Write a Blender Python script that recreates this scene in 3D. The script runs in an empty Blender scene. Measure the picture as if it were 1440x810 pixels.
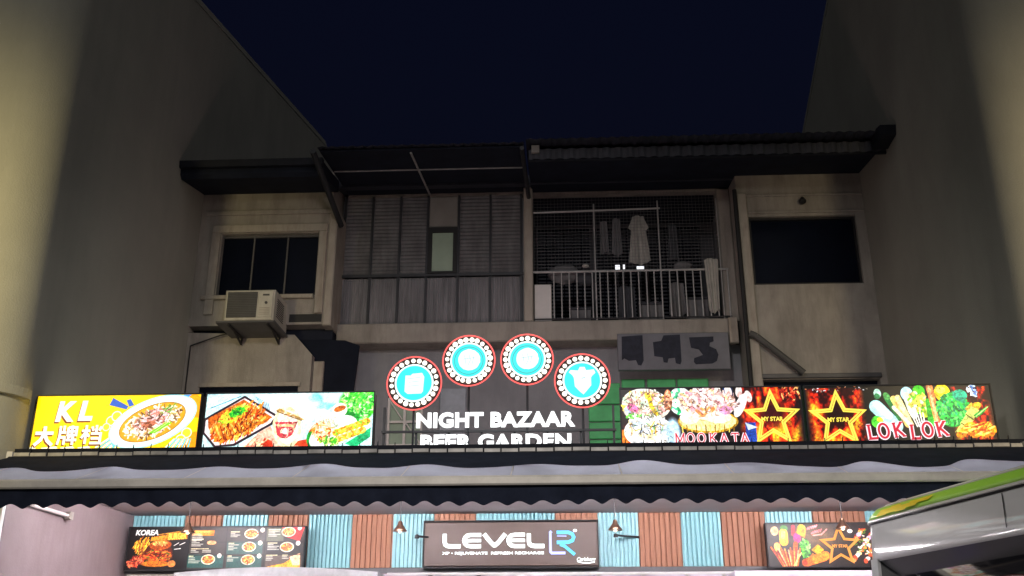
import bpy, math, random
import numpy as np
from mathutils import Matrix, Vector
random.seed(7)
rng = np.random.default_rng(7)
R = math.radians
scn = bpy.context.scene
col = scn.collection

# ------------------------------------------------------------------ camera
cam_d = bpy.data.cameras.new('camera')
cam_d.sensor_width = 36.0
cam_d.lens = 35.0
cam_d.clip_start = 0.05
cam_d.clip_end = 2000
cam = bpy.data.objects.new('camera', cam_d)
col.objects.link(cam)
cam.location = (0, 0, 1.6)
cam.rotation_euler = (R(90 + 20.556), 0, R(2.8))
scn.camera = cam

# ------------------------------------------------------------------ night sky
world = bpy.data.worlds.new('World')
scn.world = world
world.use_nodes = True
wn, wl = world.node_tree.nodes, world.node_tree.links
wn.clear()
sky = wn.new('ShaderNodeTexSky')
sky.sky_type = 'NISHITA'
sky.sun_disc = False
sky.sun_elevation = R(-4.0)
sky.sun_rotation = R(180)
tint = wn.new('ShaderNodeMix'); tint.data_type = 'RGBA'; tint.blend_type = 'MULTIPLY'
tint.inputs['Factor'].default_value = 1.0
tint.inputs['B'].default_value = (0.40, 0.50, 1.15, 1)
bg = wn.new('ShaderNodeBackground'); bg.inputs['Strength'].default_value = 0.42
wo = wn.new('ShaderNodeOutputWorld')
wl.new(sky.outputs[0], tint.inputs['A']); wl.new(tint.outputs['Result'], bg.inputs['Color'])
wl.new(bg.outputs[0], wo.inputs['Surface'])

# city glow: one very weak, very soft sun from the street side
sun_d = bpy.data.lights.new('sun', 'SUN')
sun_d.energy = 0.40
sun_d.angle = R(100)
sun_d.color = (1.0, 0.96, 0.86)
sun = bpy.data.objects.new('sun', sun_d); col.objects.link(sun)
sun.rotation_euler = (R(52), 0, R(0))

# street lamps standing on the kerb left and right of the picture, plus an added fill spot
def aimed_spot(name, loc, target, energy, cone, blend, color, size):
    d = bpy.data.lights.new(name, 'SPOT'); d.energy = energy; d.spot_size = R(cone)
    d.spot_blend = blend; d.color = color; d.shadow_soft_size = size
    o = bpy.data.objects.new(name, d); col.objects.link(o); o.location = loc
    o.rotation_euler = (Vector(target) - Vector(loc)).to_track_quat('-Z', 'Y').to_euler()
    return o
aimed_spot('street_or_fill_light', (-6.6, 3.6, 5.6), (-8.2, 10.4, 5.4), 1500, 74, 1.0, (1.0, 0.82, 0.40), 0.3)
aimed_spot('street_or_fill_light', (5.8, 3.6, 5.6), (7.4, 10.6, 5.4), 1300, 74, 1.0, (1.0, 0.80, 0.48), 0.3)

aimed_spot('street_or_fill_light', (-0.6, 2.6, 7.6), (-0.6, 10.2, 3.0), 1250, 92, 0.9, (1.0, 0.94, 0.88), 0.35)  # unseen centre fill spot, added to brighten the awning
scn.view_settings.view_transform = 'Standard'
scn.view_settings.look = 'None'
scn.view_settings.exposure = 0.0
scn.view_settings.gamma = 1.0
scn.view_settings.use_curve_mapping = False
scn.render.engine = 'CYCLES'
scn.cycles.use_denoising = True
scn.cycles.max_bounces = 6
scn.cycles.sample_clamp_indirect = 4.0

# ================================================================== materials
def lin(c):
    return tuple((x / 12.92 if x <= 0.04045 else ((x + 0.055) / 1.055) ** 2.4) for x in c)

def mat(name, color, rough=0.7, metal=0.0, var=0.25, scale=3.0, stretch=(1, 1, 1), bump=0.0, bscale=40.0,
        dirt=None, dirt_amt=0.0, dscale=1.2, spec=0.5, emit=None, emit_s=0.0):
    m = bpy.data.materials.new(name); m.use_nodes = True
    nt = m.node_tree; n, l = nt.nodes, nt.links
    b = n['Principled BSDF']
    b.inputs['Roughness'].default_value = rough; b.inputs['Metallic'].default_value = metal
    b.inputs['Specular IOR Level'].default_value = spec
    tc = n.new('ShaderNodeTexCoord'); mp = n.new('ShaderNodeMapping')
    mp.inputs['Scale'].default_value = stretch
    l.new(tc.outputs['Object'], mp.inputs['Vector'])
    nz = n.new('ShaderNodeTexNoise'); nz.inputs['Scale'].default_value = scale
    nz.inputs['Detail'].default_value = 6.0; nz.inputs['Roughness'].default_value = 0.62
    l.new(mp.outputs[0], nz.inputs['Vector'])
    mr = n.new('ShaderNodeMapRange')
    mr.inputs['From Min'].default_value = 0.28; mr.inputs['From Max'].default_value = 0.72
    mr.inputs['To Min'].default_value = 1.0 - var; mr.inputs['To Max'].default_value = 1.0 + var
    l.new(nz.outputs['Fac'], mr.inputs['Value'])
    mx = n.new('ShaderNodeMix'); mx.data_type = 'RGBA'; mx.blend_type = 'MULTIPLY'
    mx.inputs['Factor'].default_value = 1.0; mx.inputs['A'].default_value = (*color, 1)
    cmb = n.new('ShaderNodeCombineColor')
    for k in range(3): l.new(mr.outputs[0], cmb.inputs[k])
    l.new(cmb.outputs[0], mx.inputs['B'])
    out = mx.outputs['Result']
    if dirt:
        dm = n.new('ShaderNodeMapping'); dm.inputs['Scale'].default_value = (1.6, 1.6, 0.32)
        l.new(tc.outputs['Object'], dm.inputs['Vector'])
        dn = n.new('ShaderNodeTexNoise'); dn.inputs['Scale'].default_value = dscale
        dn.inputs['Detail'].default_value = 9.0; dn.inputs['Roughness'].default_value = 0.7
        l.new(dm.outputs[0], dn.inputs['Vector'])
        dr = n.new('ShaderNodeMapRange'); dr.inputs['From Min'].default_value = 0.45
        dr.inputs['From Max'].default_value = 0.72; dr.inputs['To Max'].default_value = dirt_amt
        l.new(dn.outputs['Fac'], dr.inputs['Value'])
        d2 = n.new('ShaderNodeMix'); d2.data_type = 'RGBA'
        d2.inputs['B'].default_value = (*dirt, 1)
        l.new(dr.outputs[0], d2.inputs['Factor']); l.new(out, d2.inputs['A'])
        out = d2.outputs['Result']
    l.new(out, b.inputs['Base Color'])
    if bump:
        bn = n.new('ShaderNodeTexNoise'); bn.inputs['Scale'].default_value = bscale
        bn.inputs['Detail'].default_value = 4.0
        l.new(mp.outputs[0], bn.inputs['Vector'])
        bp = n.new('ShaderNodeBump'); bp.inputs['Strength'].default_value = bump
        bp.inputs['Distance'].default_value = 0.02
        l.new(bn.outputs['Fac'], bp.inputs['Height']); l.new(bp.outputs[0], b.inputs['Normal'])
    if emit:
        b.inputs['Emission Color'].default_value = (*emit, 1)
        b.inputs['Emission Strength'].default_value = emit_s
    return m

def glow(name, color, strength):
    """a lit surface (lamp, neon, lit letter)"""
    return mat(name, tuple(min(1, c) * 0.5 for c in color), 0.5, var=0.04, emit=color, emit_s=strength)

def print_mat(name, strength, rough=0.35):
    """backlit print: the picture is stored as a colour attribute on the face's grid"""
    m = bpy.data.materials.new(name); m.use_nodes = True
    n, l = m.node_tree.nodes, m.node_tree.links
    b = n['Principled BSDF']; b.inputs['Roughness'].default_value = rough
    a = n.new('ShaderNodeAttribute'); a.attribute_name = 'print'
    l.new(a.outputs['Color'], b.inputs['Base Color'])
    if strength:
        l.new(a.outputs['Color'], b.inputs['Emission Color'])
        b.inputs['Emission Strength'].default_value = strength
    return m

M = {}
M['asphalt'] = mat('asphalt', (.05, .05, .052), .85, var=.3, scale=6, bump=.4, bscale=90)
M['paving'] = mat('paving', (.24, .22, .20), .8, var=.2, scale=3, bump=.2)
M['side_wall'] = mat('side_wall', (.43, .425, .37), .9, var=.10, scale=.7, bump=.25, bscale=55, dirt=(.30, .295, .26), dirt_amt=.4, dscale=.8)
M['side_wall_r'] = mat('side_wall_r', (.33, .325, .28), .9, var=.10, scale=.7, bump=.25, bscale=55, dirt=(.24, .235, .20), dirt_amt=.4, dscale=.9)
M['cream'] = mat('cream', (.35, .325, .295), .85, var=.15, scale=2.2, bump=.2, bscale=60, dirt=(.13, .115, .105), dirt_amt=.6, dscale=2.2)
M['cream_trim'] = mat('cream_trim', (.41, .375, .33), .8, var=.12, scale=4, bump=.1, dirt=(.2, .15, .11), dirt_amt=.6, dscale=4)
M['grey_wall'] = mat('grey_wall', (.27, .28, .31), .85, var=.15, scale=2, bump=.2, dirt=(.15, .155, .18), dirt_amt=.4, dscale=2)
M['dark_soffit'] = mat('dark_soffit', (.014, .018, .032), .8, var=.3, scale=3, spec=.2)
M['roof_sheet'] = mat('roof_sheet', (.034, .039, .058), .7, metal=.2, var=.3, scale=4)
M['gutter_dark'] = mat('gutter_dark', (.014, .016, .024), .6, var=.3, scale=5, spec=.2)
M['steel_dark'] = mat('steel_dark', (.05, .052, .06), .5, metal=.5, var=.25)
M['steel_light'] = mat('steel_light', (.42, .42, .43), .5, metal=.2, var=.2, scale=9)
M['ribbed'] = mat('ribbed', (.155, .155, .165), .75, var=.35, scale=5, stretch=(1, 1, .4), dirt=(.05, .05, .055), dirt_amt=.6, dscale=3)
M['ribbed_low'] = mat('ribbed_low', (.23, .23, .25), .7, var=.35, scale=9, stretch=(2.2, 1, .12), dirt=(.09, .09, .10), dirt_amt=.6, dscale=3)
M['blind_panel'] = mat('blind_panel', (.26, .245, .23), .8, var=.15)
M['glass_dark'] = mat('glass_dark', (.004, .006, .014), .2, var=.2, spec=.12)
M['glass_pale'] = mat('glass_pale', (.30, .40, .32), .3, var=.15)
M['black'] = mat('black', (.012, .012, .014), .6, var=.3)
M['window_frame'] = mat('window_frame', (.10, .10, .105), .5, var=.2)
M['ac_white'] = mat('ac_white', (.55, .53, .46), .55, var=.1, dirt=(.25, .22, .17), dirt_amt=.4, dscale=5)
M['ac_grille'] = mat('ac_grille', (.07, .07, .068), .6, var=.25)
M['lightbox_metal'] = mat('lightbox_metal', (.03, .03, .033), .5, metal=.3, var=.2)
M['lightbox_back_fill'] = mat('lightbox_back_fill', (.6, .55, .5), .6, var=.1, emit=(1.0, .92, .78), emit_s=1.3)  # unseen glowing cabinet back, added to light the facade behind
M['back_fill_pink'] = mat('back_fill_pink', (.6, .3, .25), .6, var=.1, emit=(1.0, .56, .54), emit_s=8.0)  # unseen pink glow on the disc backs, added to light the wall
M['trim'] = mat('trim', (.45, .43, .41), .5, metal=.3, var=.35, scale=6)
M['fabric'] = mat('fabric', (.36, .41, .50), .85, var=.14, scale=5, stretch=(1, .3, .3), bump=.15, bscale=120, dirt=(.2, .21, .24), dirt_amt=.5, dscale=1.5)
_m = M['fabric']; _n, _l = _m.node_tree.nodes, _m.node_tree.links
_tr = _n.new('ShaderNodeBsdfTranslucent'); _tr.inputs['Color'].default_value = (.60, .64, .74, 1)
_mx = _n.new('ShaderNodeMixShader'); _mx.inputs[0].default_value = .58
_l.new(_n['Principled BSDF'].outputs[0], _mx.inputs[1]); _l.new(_tr.outputs[0], _mx.inputs[2])
_l.new(_mx.outputs[0], _n['Material Output'].inputs['Surface'])
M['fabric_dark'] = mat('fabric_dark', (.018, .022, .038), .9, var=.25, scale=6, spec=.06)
M['bar'] = mat('bar', (.66, .62, .56), .45, metal=.15, var=.18, scale=4)
M['ceiling'] = mat('ceiling', (.62, .57, .60), .8, var=.08, scale=2)
M['pink_wall'] = mat('pink_wall', (.29, .22, .23), .8, var=.12, scale=1.6, bump=.15, dirt=(.20, .15, .16), dirt_amt=.5, dscale=1.6)
M['teal'] = mat('teal', (.30, .59, .64), .45, var=.08, scale=3, dirt=(.22, .46, .50), dirt_amt=.25, dscale=1.5)
M['wood'] = mat('wood', (.38, .17, .10), .6, var=.22, scale=7, stretch=(3, 3, .25), bump=.15)
M['white_paint'] = mat('white_paint', (.72, .70, .70), .6, var=.08)
M['sign_brown'] = mat('sign_brown', (.125, .088, .075), .55, var=.12, scale=2.5)
M['green_panel'] = mat('green_panel', (.10, .58, .21), .6, var=.2, scale=4)
M['bronze'] = mat('bronze', (.16, .09, .06), .3, metal=.9, var=.15)
M['cloth_white'] = mat('cloth_white', (.42, .41, .39), .9, var=.15, scale=8)
M['cloth_grey'] = mat('cloth_grey', (.17, .17, .185), .9, var=.2, scale=8)
M['cloth_dark'] = mat('cloth_dark', (.06, .065, .08), .9, var=.25, scale=8)
M['lilac'] = mat('lilac', (.66, .60, .68), .6, var=.06)
M['bus_green'] = mat('bus_green', (.40, .80, .08), .28, var=.06)
M['bus_grey'] = mat('bus_grey', (.62, .62, .63), .10, metal=0.0, var=.05, spec=.7)
M['bus_white'] = mat('bus_white', (.62, .62, .58), .25, var=.05)
M['bus_yellow'] = mat('bus_yellow', (.95, .76, .04), .3, var=.08)
M['bus_glass'] = mat('bus_glass', (.008, .008, .010), .05, var=.1, spec=.6)
M['rubber'] = mat('rubber', (.02, .02, .02), .9, var=.2)
M['chrome'] = mat('chrome', (.5, .5, .5), .2, metal=1.0, var=.1)

# ================================================================== mesh helpers
class MB:
    def __init__(s): s.v = []; s.f = []
    def add(s, vs, fs):
        b = len(s.v); s.v += [tuple(p) for p in vs]; s.f += [tuple(i + b for i in q) for q in fs]; return s
    def box(s, x0, x1, y0, y1, z0, z1):
        v = [(x0, y0, z0), (x1, y0, z0), (x1, y1, z0), (x0, y1, z0), (x0, y0, z1), (x1, y0, z1), (x1, y1, z1), (x0, y1, z1)]
        return s.add(v, [(0, 3, 2, 1), (4, 5, 6, 7), (0, 1, 5, 4), (1, 2, 6, 5), (2, 3, 7, 6), (3, 0, 4, 7)])
    def bbox(s, x0, x1, y0, y1, z0, z1, b=.01):
        """box with chamfered edges on the face towards the street"""
        b = min(b, (x1 - x0) * .3, (z1 - z0) * .3, (y1 - y0) * .6)
        v = [(x0 + b, y0, z0 + b), (x1 - b, y0, z0 + b), (x1 - b, y0, z1 - b), (x0 + b, y0, z1 - b),
             (x0, y0 + b, z0), (x1, y0 + b, z0), (x1, y0 + b, z1), (x0, y0 + b, z1),
             (x0, y1, z0), (x1, y1, z0), (x1, y1, z1), (x0, y1, z1)]
        f = [(0, 1, 2, 3), (11, 10, 9, 8)]
        for k in range(4):
            j = (k + 1) % 4
            f += [(4 + k, 4 + j, j, k), (8 + k, 8 + j, 4 + j, 4 + k)]
        return s.add(v, f)
    def bar(s, p, q, r, n=8, r2=None):
        p, q = Vector(p), Vector(q); d = (q - p).normalized()
        a = d.orthogonal().normalized(); b = d.cross(a); r2 = r if r2 is None else r2
        v = [];
        for k in range(n):
            t = 2 * math.pi * k / n; o = a * math.cos(t) + b * math.sin(t)
            v += [p + o * r, q + o * r2]
        f = [(2 * k, 2 * k + 1, (2 * k + 3) % (2 * n), (2 * k + 2) % (2 * n)) for k in range(n)]
        f += [tuple(2 * k for k in range(n)), tuple(2 * k + 1 for k in reversed(range(n)))]
        return s.add(v, f)
    def tube(s, pts, r, n=8):
        for a, b in zip(pts[:-1], pts[1:]): s.bar(a, b, r, n)
        return s
    def prism(s, poly, y0, y1):
        """polygon in (x,z) extruded from y0 (street side) to y1"""
        n = len(poly)
        v = [(x, y0, z) for x, z in poly] + [(x, y1, z) for x, z in poly]
        f = [tuple(range(n)), tuple(range(2 * n - 1, n - 1, -1))]
        f += [(k, k + n, (k + 1) % n + n, (k + 1) % n) for k in range(n)]
        return s.add(v, f)
    def prism_x(s, poly, x0, x1):
        """polygon in (y,z) extruded along x"""
        n = len(poly)
        v = [(x0, y, z) for y, z in poly] + [(x1, y, z) for y, z in poly]
        f = [tuple(range(n)), tuple(range(2 * n - 1, n - 1, -1))]
        f += [(k, k + n, (k + 1) % n + n, (k + 1) % n) for k in range(n)]
        return s.add(v, f)
    def grid(s, nu, nv, fn):
        v = [fn(i / nu, j / nv) for j in range(nv + 1) for i in range(nu + 1)]
        f = [(j * (nu + 1) + i, j * (nu + 1) + i + 1, (j + 1) * (nu + 1) + i + 1, (j + 1) * (nu + 1) + i) for j in range(nv) for i in range(nu)]
        return s.add(v, f)
    def lathe(s, c, prof, n=20, axis='z'):
        v = []
        for r, h in prof:
            for k in range(n):
                t = 2 * math.pi * k / n
                if axis == 'z': v.append((c[0] + r * math.cos(t), c[1] + r * math.sin(t), c[2] + h))
                else: v.append((c[0] + r * math.cos(t), c[1] + h, c[2] + r * math.sin(t)))
        f = [(i * n + k, i * n + (k + 1) % n, (i + 1) * n + (k + 1) % n, (i + 1) * n + k) for i in range(len(prof) - 1) for k in range(n)]
        f += [tuple(range(n)), tuple((len(prof) - 1) * n + k for k in reversed(range(n)))]
        return s.add(v, f)
    def sphere(s, c, r, n=10, m=6, sc=(1, 1, 1)):
        prof = [(max(1e-4, math.sin(math.pi * i / m)), -math.cos(math.pi * i / m)) for i in range(m + 1)]
        v = [(c[0] + r * a * math.cos(2 * math.pi * k / n) * sc[0], c[1] + r * a * math.sin(2 * math.pi * k / n) * sc[1], c[2] + r * h * sc[2]) for a, h in prof for k in range(n)]
        f = [(i * n + k, i * n + (k + 1) % n, (i + 1) * n + (k + 1) % n, (i + 1) * n + k) for i in range(m) for k in range(n)]
        return s.add(v, f)
    def torus(s, c, Rr, r, n=48, m=8):
        """ring in the x-z plane"""
        v = []
        for i in range(n):
            a = 2 * math.pi * i / n
            for j in range(m):
                b = 2 * math.pi * j / m
                v.append((c[0] + (Rr + r * math.cos(b)) * math.cos(a), c[1] + r * math.sin(b), c[2] + (Rr + r * math.cos(b)) * math.sin(a)))
        f = [(i * m + j, ((i + 1) % n) * m + j, ((i + 1) % n) * m + (j + 1) % m, i * m + (j + 1) % m) for i in range(n) for j in range(m)]
        return s.add(v, f)
    def ribbon(s, pts, w, y0, y1, closed=False):
        """thick stroke along (x,z) points with mitred joints"""
        n = len(pts); P = [Vector(p) for p in pts]; L, Q = [], []
        for i in range(n):
            a = P[i - 1] if (i > 0 or closed) else None
            b = P[(i + 1) % n] if (i < n - 1 or closed) else None
            d1 = (P[i] - a).normalized() if a is not None else (b - P[i]).normalized()
            d2 = (b - P[i]).normalized() if b is not None else d1
            n1 = Vector((-d1.y, d1.x)); n2 = Vector((-d2.y, d2.x)); m = (n1 + n2)
            m = m.normalized() if m.length > 1e-6 else n1
            k = min(3.0, 1 / max(.2, m.dot(n1)))
            L.append(P[i] + m * w / 2 * k); Q.append(P[i] - m * w / 2 * k)
        v = []
        for a, b in zip(L, Q): v += [(a.x, y0, a.y), (b.x, y0, b.y), (a.x, y1, a.y), (b.x, y1, b.y)]
        f = []
        for i in range(n if closed else n - 1):
            a, b = 4 * i, 4 * ((i + 1) % n)
            f += [(a, a + 1, b + 1, b), (a + 2, b + 2, b + 3, a + 3), (a, b, b + 2, a + 2), (a + 1, a + 3, b + 3, b + 1)]
        if not closed:
            e = 4 * (n - 1); f += [(0, 2, 3, 1), (e, e + 1, e + 3, e + 2)]
        return s.add(v, f)
    def build(s, name, m, parent=None, smooth=False):
        me = bpy.data.meshes.new(name); me.from_pydata(s.v, [], s.f)
        me.materials.append(M[m] if isinstance(m, str) else m)
        me.update()
        if smooth: me.shade_smooth()
        return link(name, me, parent)

def link(name, me, parent=None):
    o = bpy.data.objects.new(name, me); col.objects.link(o)
    if parent: attach(o, parent)
    return o

def wloc(o):
    v = Vector(o.location)
    p = o.parent
    if p is not None: v = Vector((0, 0, 0))
    return v

def attach(o, parent):
    """children are modelled in world metres; only a top Empty carries an offset"""
    o.parent = parent
    root = parent
    if parent.parent is None:
        o.matrix_parent_inverse = Matrix.Translation(parent.location).inverted()

def tag(o, label, cat, group=None, kind=None):
    if label: o['label'] = label
    if cat: o['category'] = cat
    if group: o['group'] = group
    if kind: o['kind'] = kind
    return o

def thing(name, label, cat, loc, group=None):
    o = bpy.data.objects.new(name, None); col.objects.link(o); o.location = loc
    o.empty_display_size = .2
    return tag(o, label, cat, group)

def text_mesh(body, extrude=0.0, bold=0.0, spacing=1.0, shear=0.0):
    cu = bpy.data.curves.new('lettering', 'FONT'); cu.body = body; cu.size = 1.0
    cu.extrude = extrude; cu.offset = bold; cu.space_character = spacing; cu.shear = shear
    cu.resolution_u = 3
    ob = bpy.data.objects.new('lettering', cu); col.objects.link(ob)
    dg = bpy.context.evaluated_depsgraph_get()
    me = bpy.data.meshes.new_from_object(ob.evaluated_get(dg))
    bpy.data.objects.remove(ob); bpy.data.curves.remove(cu)
    v = np.array([p.co[:] for p in me.vertices]); f = [tuple(p.vertices) for p in me.polygons]
    bpy.data.meshes.remove(me)
    return v, f

def text_parts(body, box, y, depth, m, parent, name='letter', bold=.02, spacing=1.0, shear=0.0, split=True, rot=0.0):
    """letters facing the street that fill box=(x0,x1,z0,z1); each letter a mesh of its own"""
    v, f = text_mesh(body, .05, bold, spacing, shear)
    lo, hi = v.min(0), v.max(0)
    x0, x1, z0, z1 = box
    X = x0 + (v[:, 0] - lo[0]) / (hi[0] - lo[0]) * (x1 - x0)
    Z = z0 + (v[:, 1] - lo[1]) / (hi[1] - lo[1]) * (z1 - z0)
    Y = y - np.sign(v[:, 2]) * depth / 2
    if rot:
        cx, cz = (x0 + x1) / 2, (z0 + z1) / 2; c, s_ = math.cos(rot), math.sin(rot)
        X, Z = cx + (X - cx) * c - (Z - cz) * s_, cz + (X - cx) * s_ + (Z - cz) * c
    W = np.stack([X, Y, Z], 1)
    if not split:
        return [MB().add(W, f).build(name, m, parent)]
    # islands
    par = list(range(len(W)))
    def find(a):
        while par[a] != a: par[a] = par[par[a]]; a = par[a]
        return a
    for q in f:
        r0 = find(q[0])
        for k in q[1:]: par[find(k)] = r0
    # front and back caps of one glyph are separate islands only when extrude is 0
    isl = {}
    for q in f: isl.setdefault(find(q[0]), []).append(q)
    out = []
    for r, qs in sorted(isl.items(), key=lambda t: W[[i for q in t[1] for i in q], 0].min()):
        ids = sorted({i for q in qs for i in q}); mp = {a: b for b, a in enumerate(ids)}
        out.append(MB().add(W[ids], [tuple(mp[i] for i in q) for q in qs]).build(name, m, parent))
    return out

# ------------------------------------------------------------------ flat print
class Art:
    """a flat print drawn on a fine grid; u to the right in units of the height, v up"""
    def __init__(s, asp, ny, bgc):
        s.asp, s.ny = asp, ny; s.nx = int(ny * asp)
        u = (np.arange(s.nx) + .5) / s.nx * asp; v = (np.arange(ny) + .5) / ny
        s.U, s.V = np.meshgrid(u, v); s.px = 1.0 / ny
        s.C = np.empty((ny, s.nx, 3)); s.C[:] = bgc
    def win(s, u0, u1, v0, v1):
        i0 = max(0, int(u0 / s.asp * s.nx) - 2); i1 = min(s.nx, int(u1 / s.asp * s.nx) + 3)
        j0 = max(0, int(v0 * s.ny) - 2); j1 = min(s.ny, int(v1 * s.ny) + 3)
        return (slice(j0, max(j0, j1)), slice(i0, max(i0, i1)))
    def put(s, w, d, c, soft=0.0, a=1.0):
        k = np.clip(.5 - d / (s.px + soft), 0, 1)[..., None] * a
        s.C[w] = s.C[w] * (1 - k) + np.array(c) * k
    def ell(s, u, v, ru, rv, ang, c, soft=0, a=1.0):
        r = max(ru, rv) + soft; w = s.win(u - r, u + r, v - r, v + r)
        x, y = s.U[w] - u, s.V[w] - v; t = R(ang); cx, sx = math.cos(t), math.sin(t)
        q = np.sqrt(((x * cx + y * sx) / ru) ** 2 + ((-x * sx + y * cx) / rv) ** 2)
        s.put(w, (q - 1) * min(ru, rv), c, soft, a)
    def seg(s, p, q, r, c, soft=0, a=1.0):
        w = s.win(min(p[0], q[0]) - r - soft, max(p[0], q[0]) + r + soft, min(p[1], q[1]) - r - soft, max(p[1], q[1]) + r + soft)
        x, y = s.U[w], s.V[w]; dx, dy = q[0] - p[0], q[1] - p[1]; L = dx * dx + dy * dy + 1e-12
        t = np.clip(((x - p[0]) * dx + (y - p[1]) * dy) / L, 0, 1)
        s.put(w, np.hypot(x - p[0] - t * dx, y - p[1] - t * dy) - r, c, soft, a)
    def line(s, pts, r, c, a=1.0):
        for p, q in zip(pts[:-1], pts[1:]): s.seg(p, q, r, c, 0, a)
    def poly(s, pts, c, soft=0, a=1.0):
        P = np.array(pts); w = s.win(P[:, 0].min() - soft, P[:, 0].max() + soft, P[:, 1].min() - soft, P[:, 1].max() + soft)
        x, y = s.U[w], s.V[w]; d = np.full(x.shape, 9.0); ins = np.zeros(x.shape, bool)
        for k in range(len(P)):
            a0, b0 = P[k], P[(k + 1) % len(P)]; e = b0 - a0
            t = np.clip(((x - a0[0]) * e[0] + (y - a0[1]) * e[1]) / (e @ e + 1e-12), 0, 1)
            d = np.minimum(d, np.hypot(x - a0[0] - t * e[0], y - a0[1] - t * e[1]))
            cr = ((a0[1] > y) != (b0[1] > y)) & (x < (b0[0] - a0[0]) * (y - a0[1]) / (b0[1] - a0[1] + 1e-12) + a0[0])
            ins ^= cr
        s.put(w, np.where(ins, -d, d), c, soft, a)
    def rect(s, u0, u1, v0, v1, c, a=1.0): s.poly([(u0, v0), (u1, v0), (u1, v1), (u0, v1)], c, 0, a)
    def noise(s, fu, fv, seed=0):
        g = np.random.default_rng(seed).random((int(fv) + 3, int(fu * s.asp) + 3))
        x = s.U * fu; y = s.V * fv; i = x.astype(int); j = y.astype(int); a = x - i; b = y - j
        a = a * a * (3 - 2 * a); b = b * b * (3 - 2 * b)
        return (g[j, i] * (1 - a) + g[j, i + 1] * a) * (1 - b) + (g[j + 1, i] * (1 - a) + g[j + 1, i + 1] * a) * b
    def scatter(s, n, region, length, r, cols, seed, ang=None, spread=180):
        q = random.Random(seed); cu, cv, ru, rv, ro = region; t = R(ro)
        for _ in range(n):
            k, th = math.sqrt(q.random()), q.random() * 6.2832
            x, y = ru * k * math.cos(th), rv * k * math.sin(th)
            u, v = cu + x * math.cos(t) - y * math.sin(t), cv + x * math.sin(t) + y * math.cos(t)
            g = R((ang if ang is not None else 0) + q.uniform(-spread, spread)); L = length * q.uniform(.5, 1.3)
            s.seg((u - L * math.cos(g), v - L * math.sin(g)), (u + L * math.cos(g), v + L * math.sin(g)), r * q.uniform(.6, 1.4), q.choice(cols))
    def fire(s, u0, u1, v0, v1, seed, a=1.0):
        w = s.win(u0, u1, v0, v1)
        n = (s.noise(7, 5, seed) * .5 + s.noise(16, 9, seed + 1) * .35 + s.noise(34, 22, seed + 2) * .25)[w]
        h = (s.V[w] - v0) / (v1 - v0)
        e = np.clip(n * 1.9 - .45 - h * .55, 0, 1)[..., None]
        k = np.clip((s.U[w] - u0) / .12, 0, 1) * np.clip((u1 - s.U[w]) / .12, 0, 1)
        c = np.where(e < .4, np.array([.16, .02, .02]) + (np.array([.85, .14, .05]) - np.array([.16, .02, .02])) * e / .4,
                     np.array([.85, .14, .05]) + (np.array([1., .72, .15]) - np.array([.85, .14, .05])) * (e - .4) / .6)
        k = (k * a)[..., None]; s.C[w] = s.C[w] * (1 - k) + c * k
    def grain(s, amt, seed=1):
        n = (s.noise(75, 75, seed) - .5) * .6 + (s.noise(34, 34, seed + 1) - .5) * .6 + (s.noise(12, 12, seed + 2) - .5) * .5
        sat = s.C.max(2) - s.C.min(2)
        s.C = np.clip(s.C * (1 + amt * n * (.35 + np.clip(sat * 1.2, 0, .8)))[..., None], 0, 1)
    def build(s, name, x0, x1, y, z0, z1, m, parent, lean=0.0):
        nx, ny = s.nx, s.ny
        X, Z = np.meshgrid(np.linspace(x0, x1, nx), np.linspace(z0, z1, ny))
        v = np.stack([X, y + lean * (Z - z0), Z], -1).reshape(-1, 3)
        idx = np.arange(nx * ny).reshape(ny, nx)
        f = np.stack([idx[:-1, :-1], idx[:-1, 1:], idx[1:, 1:], idx[1:, :-1]], -1).reshape(-1, 4)
        me = bpy.data.meshes.new(name)
        me.vertices.add(len(v)); me.vertices.foreach_set('co', v.astype(np.float32).ravel())
        me.loops.add(f.size); me.loops.foreach_set('vertex_index', f.astype(np.int32).ravel())
        me.polygons.add(len(f)); me.polygons.foreach_set('loop_start', np.arange(0, f.size, 4, dtype=np.int32))
        me.update(calc_edges=True)
        c = np.clip(s.C, 0, 1); c = np.where(c <= .04045, c / 12.92, ((c + .055) / 1.055) ** 2.4)
        a = me.color_attributes.new('print', 'FLOAT_COLOR', 'POINT')
        a.data.foreach_set('color', np.concatenate([c.reshape(-1, 3), np.ones((nx * ny, 1))], 1).astype(np.float32).ravel())
        me.materials.append(m)
        return link(name, me, parent)

# ================================================================== setting
XL, XR = -5.89, 4.95
tag(MB().box(-60, 60, -60, 9.9, -.3, 0).build('road', 'asphalt'), 'dark asphalt road in front of the shop row', None, kind='structure')
tag(MB().box(-60, 60, 9.9, 60, -.3, .12).build('pavement', 'paving'), 'raised paving under the shop canopy', None, kind='structure')
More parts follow.
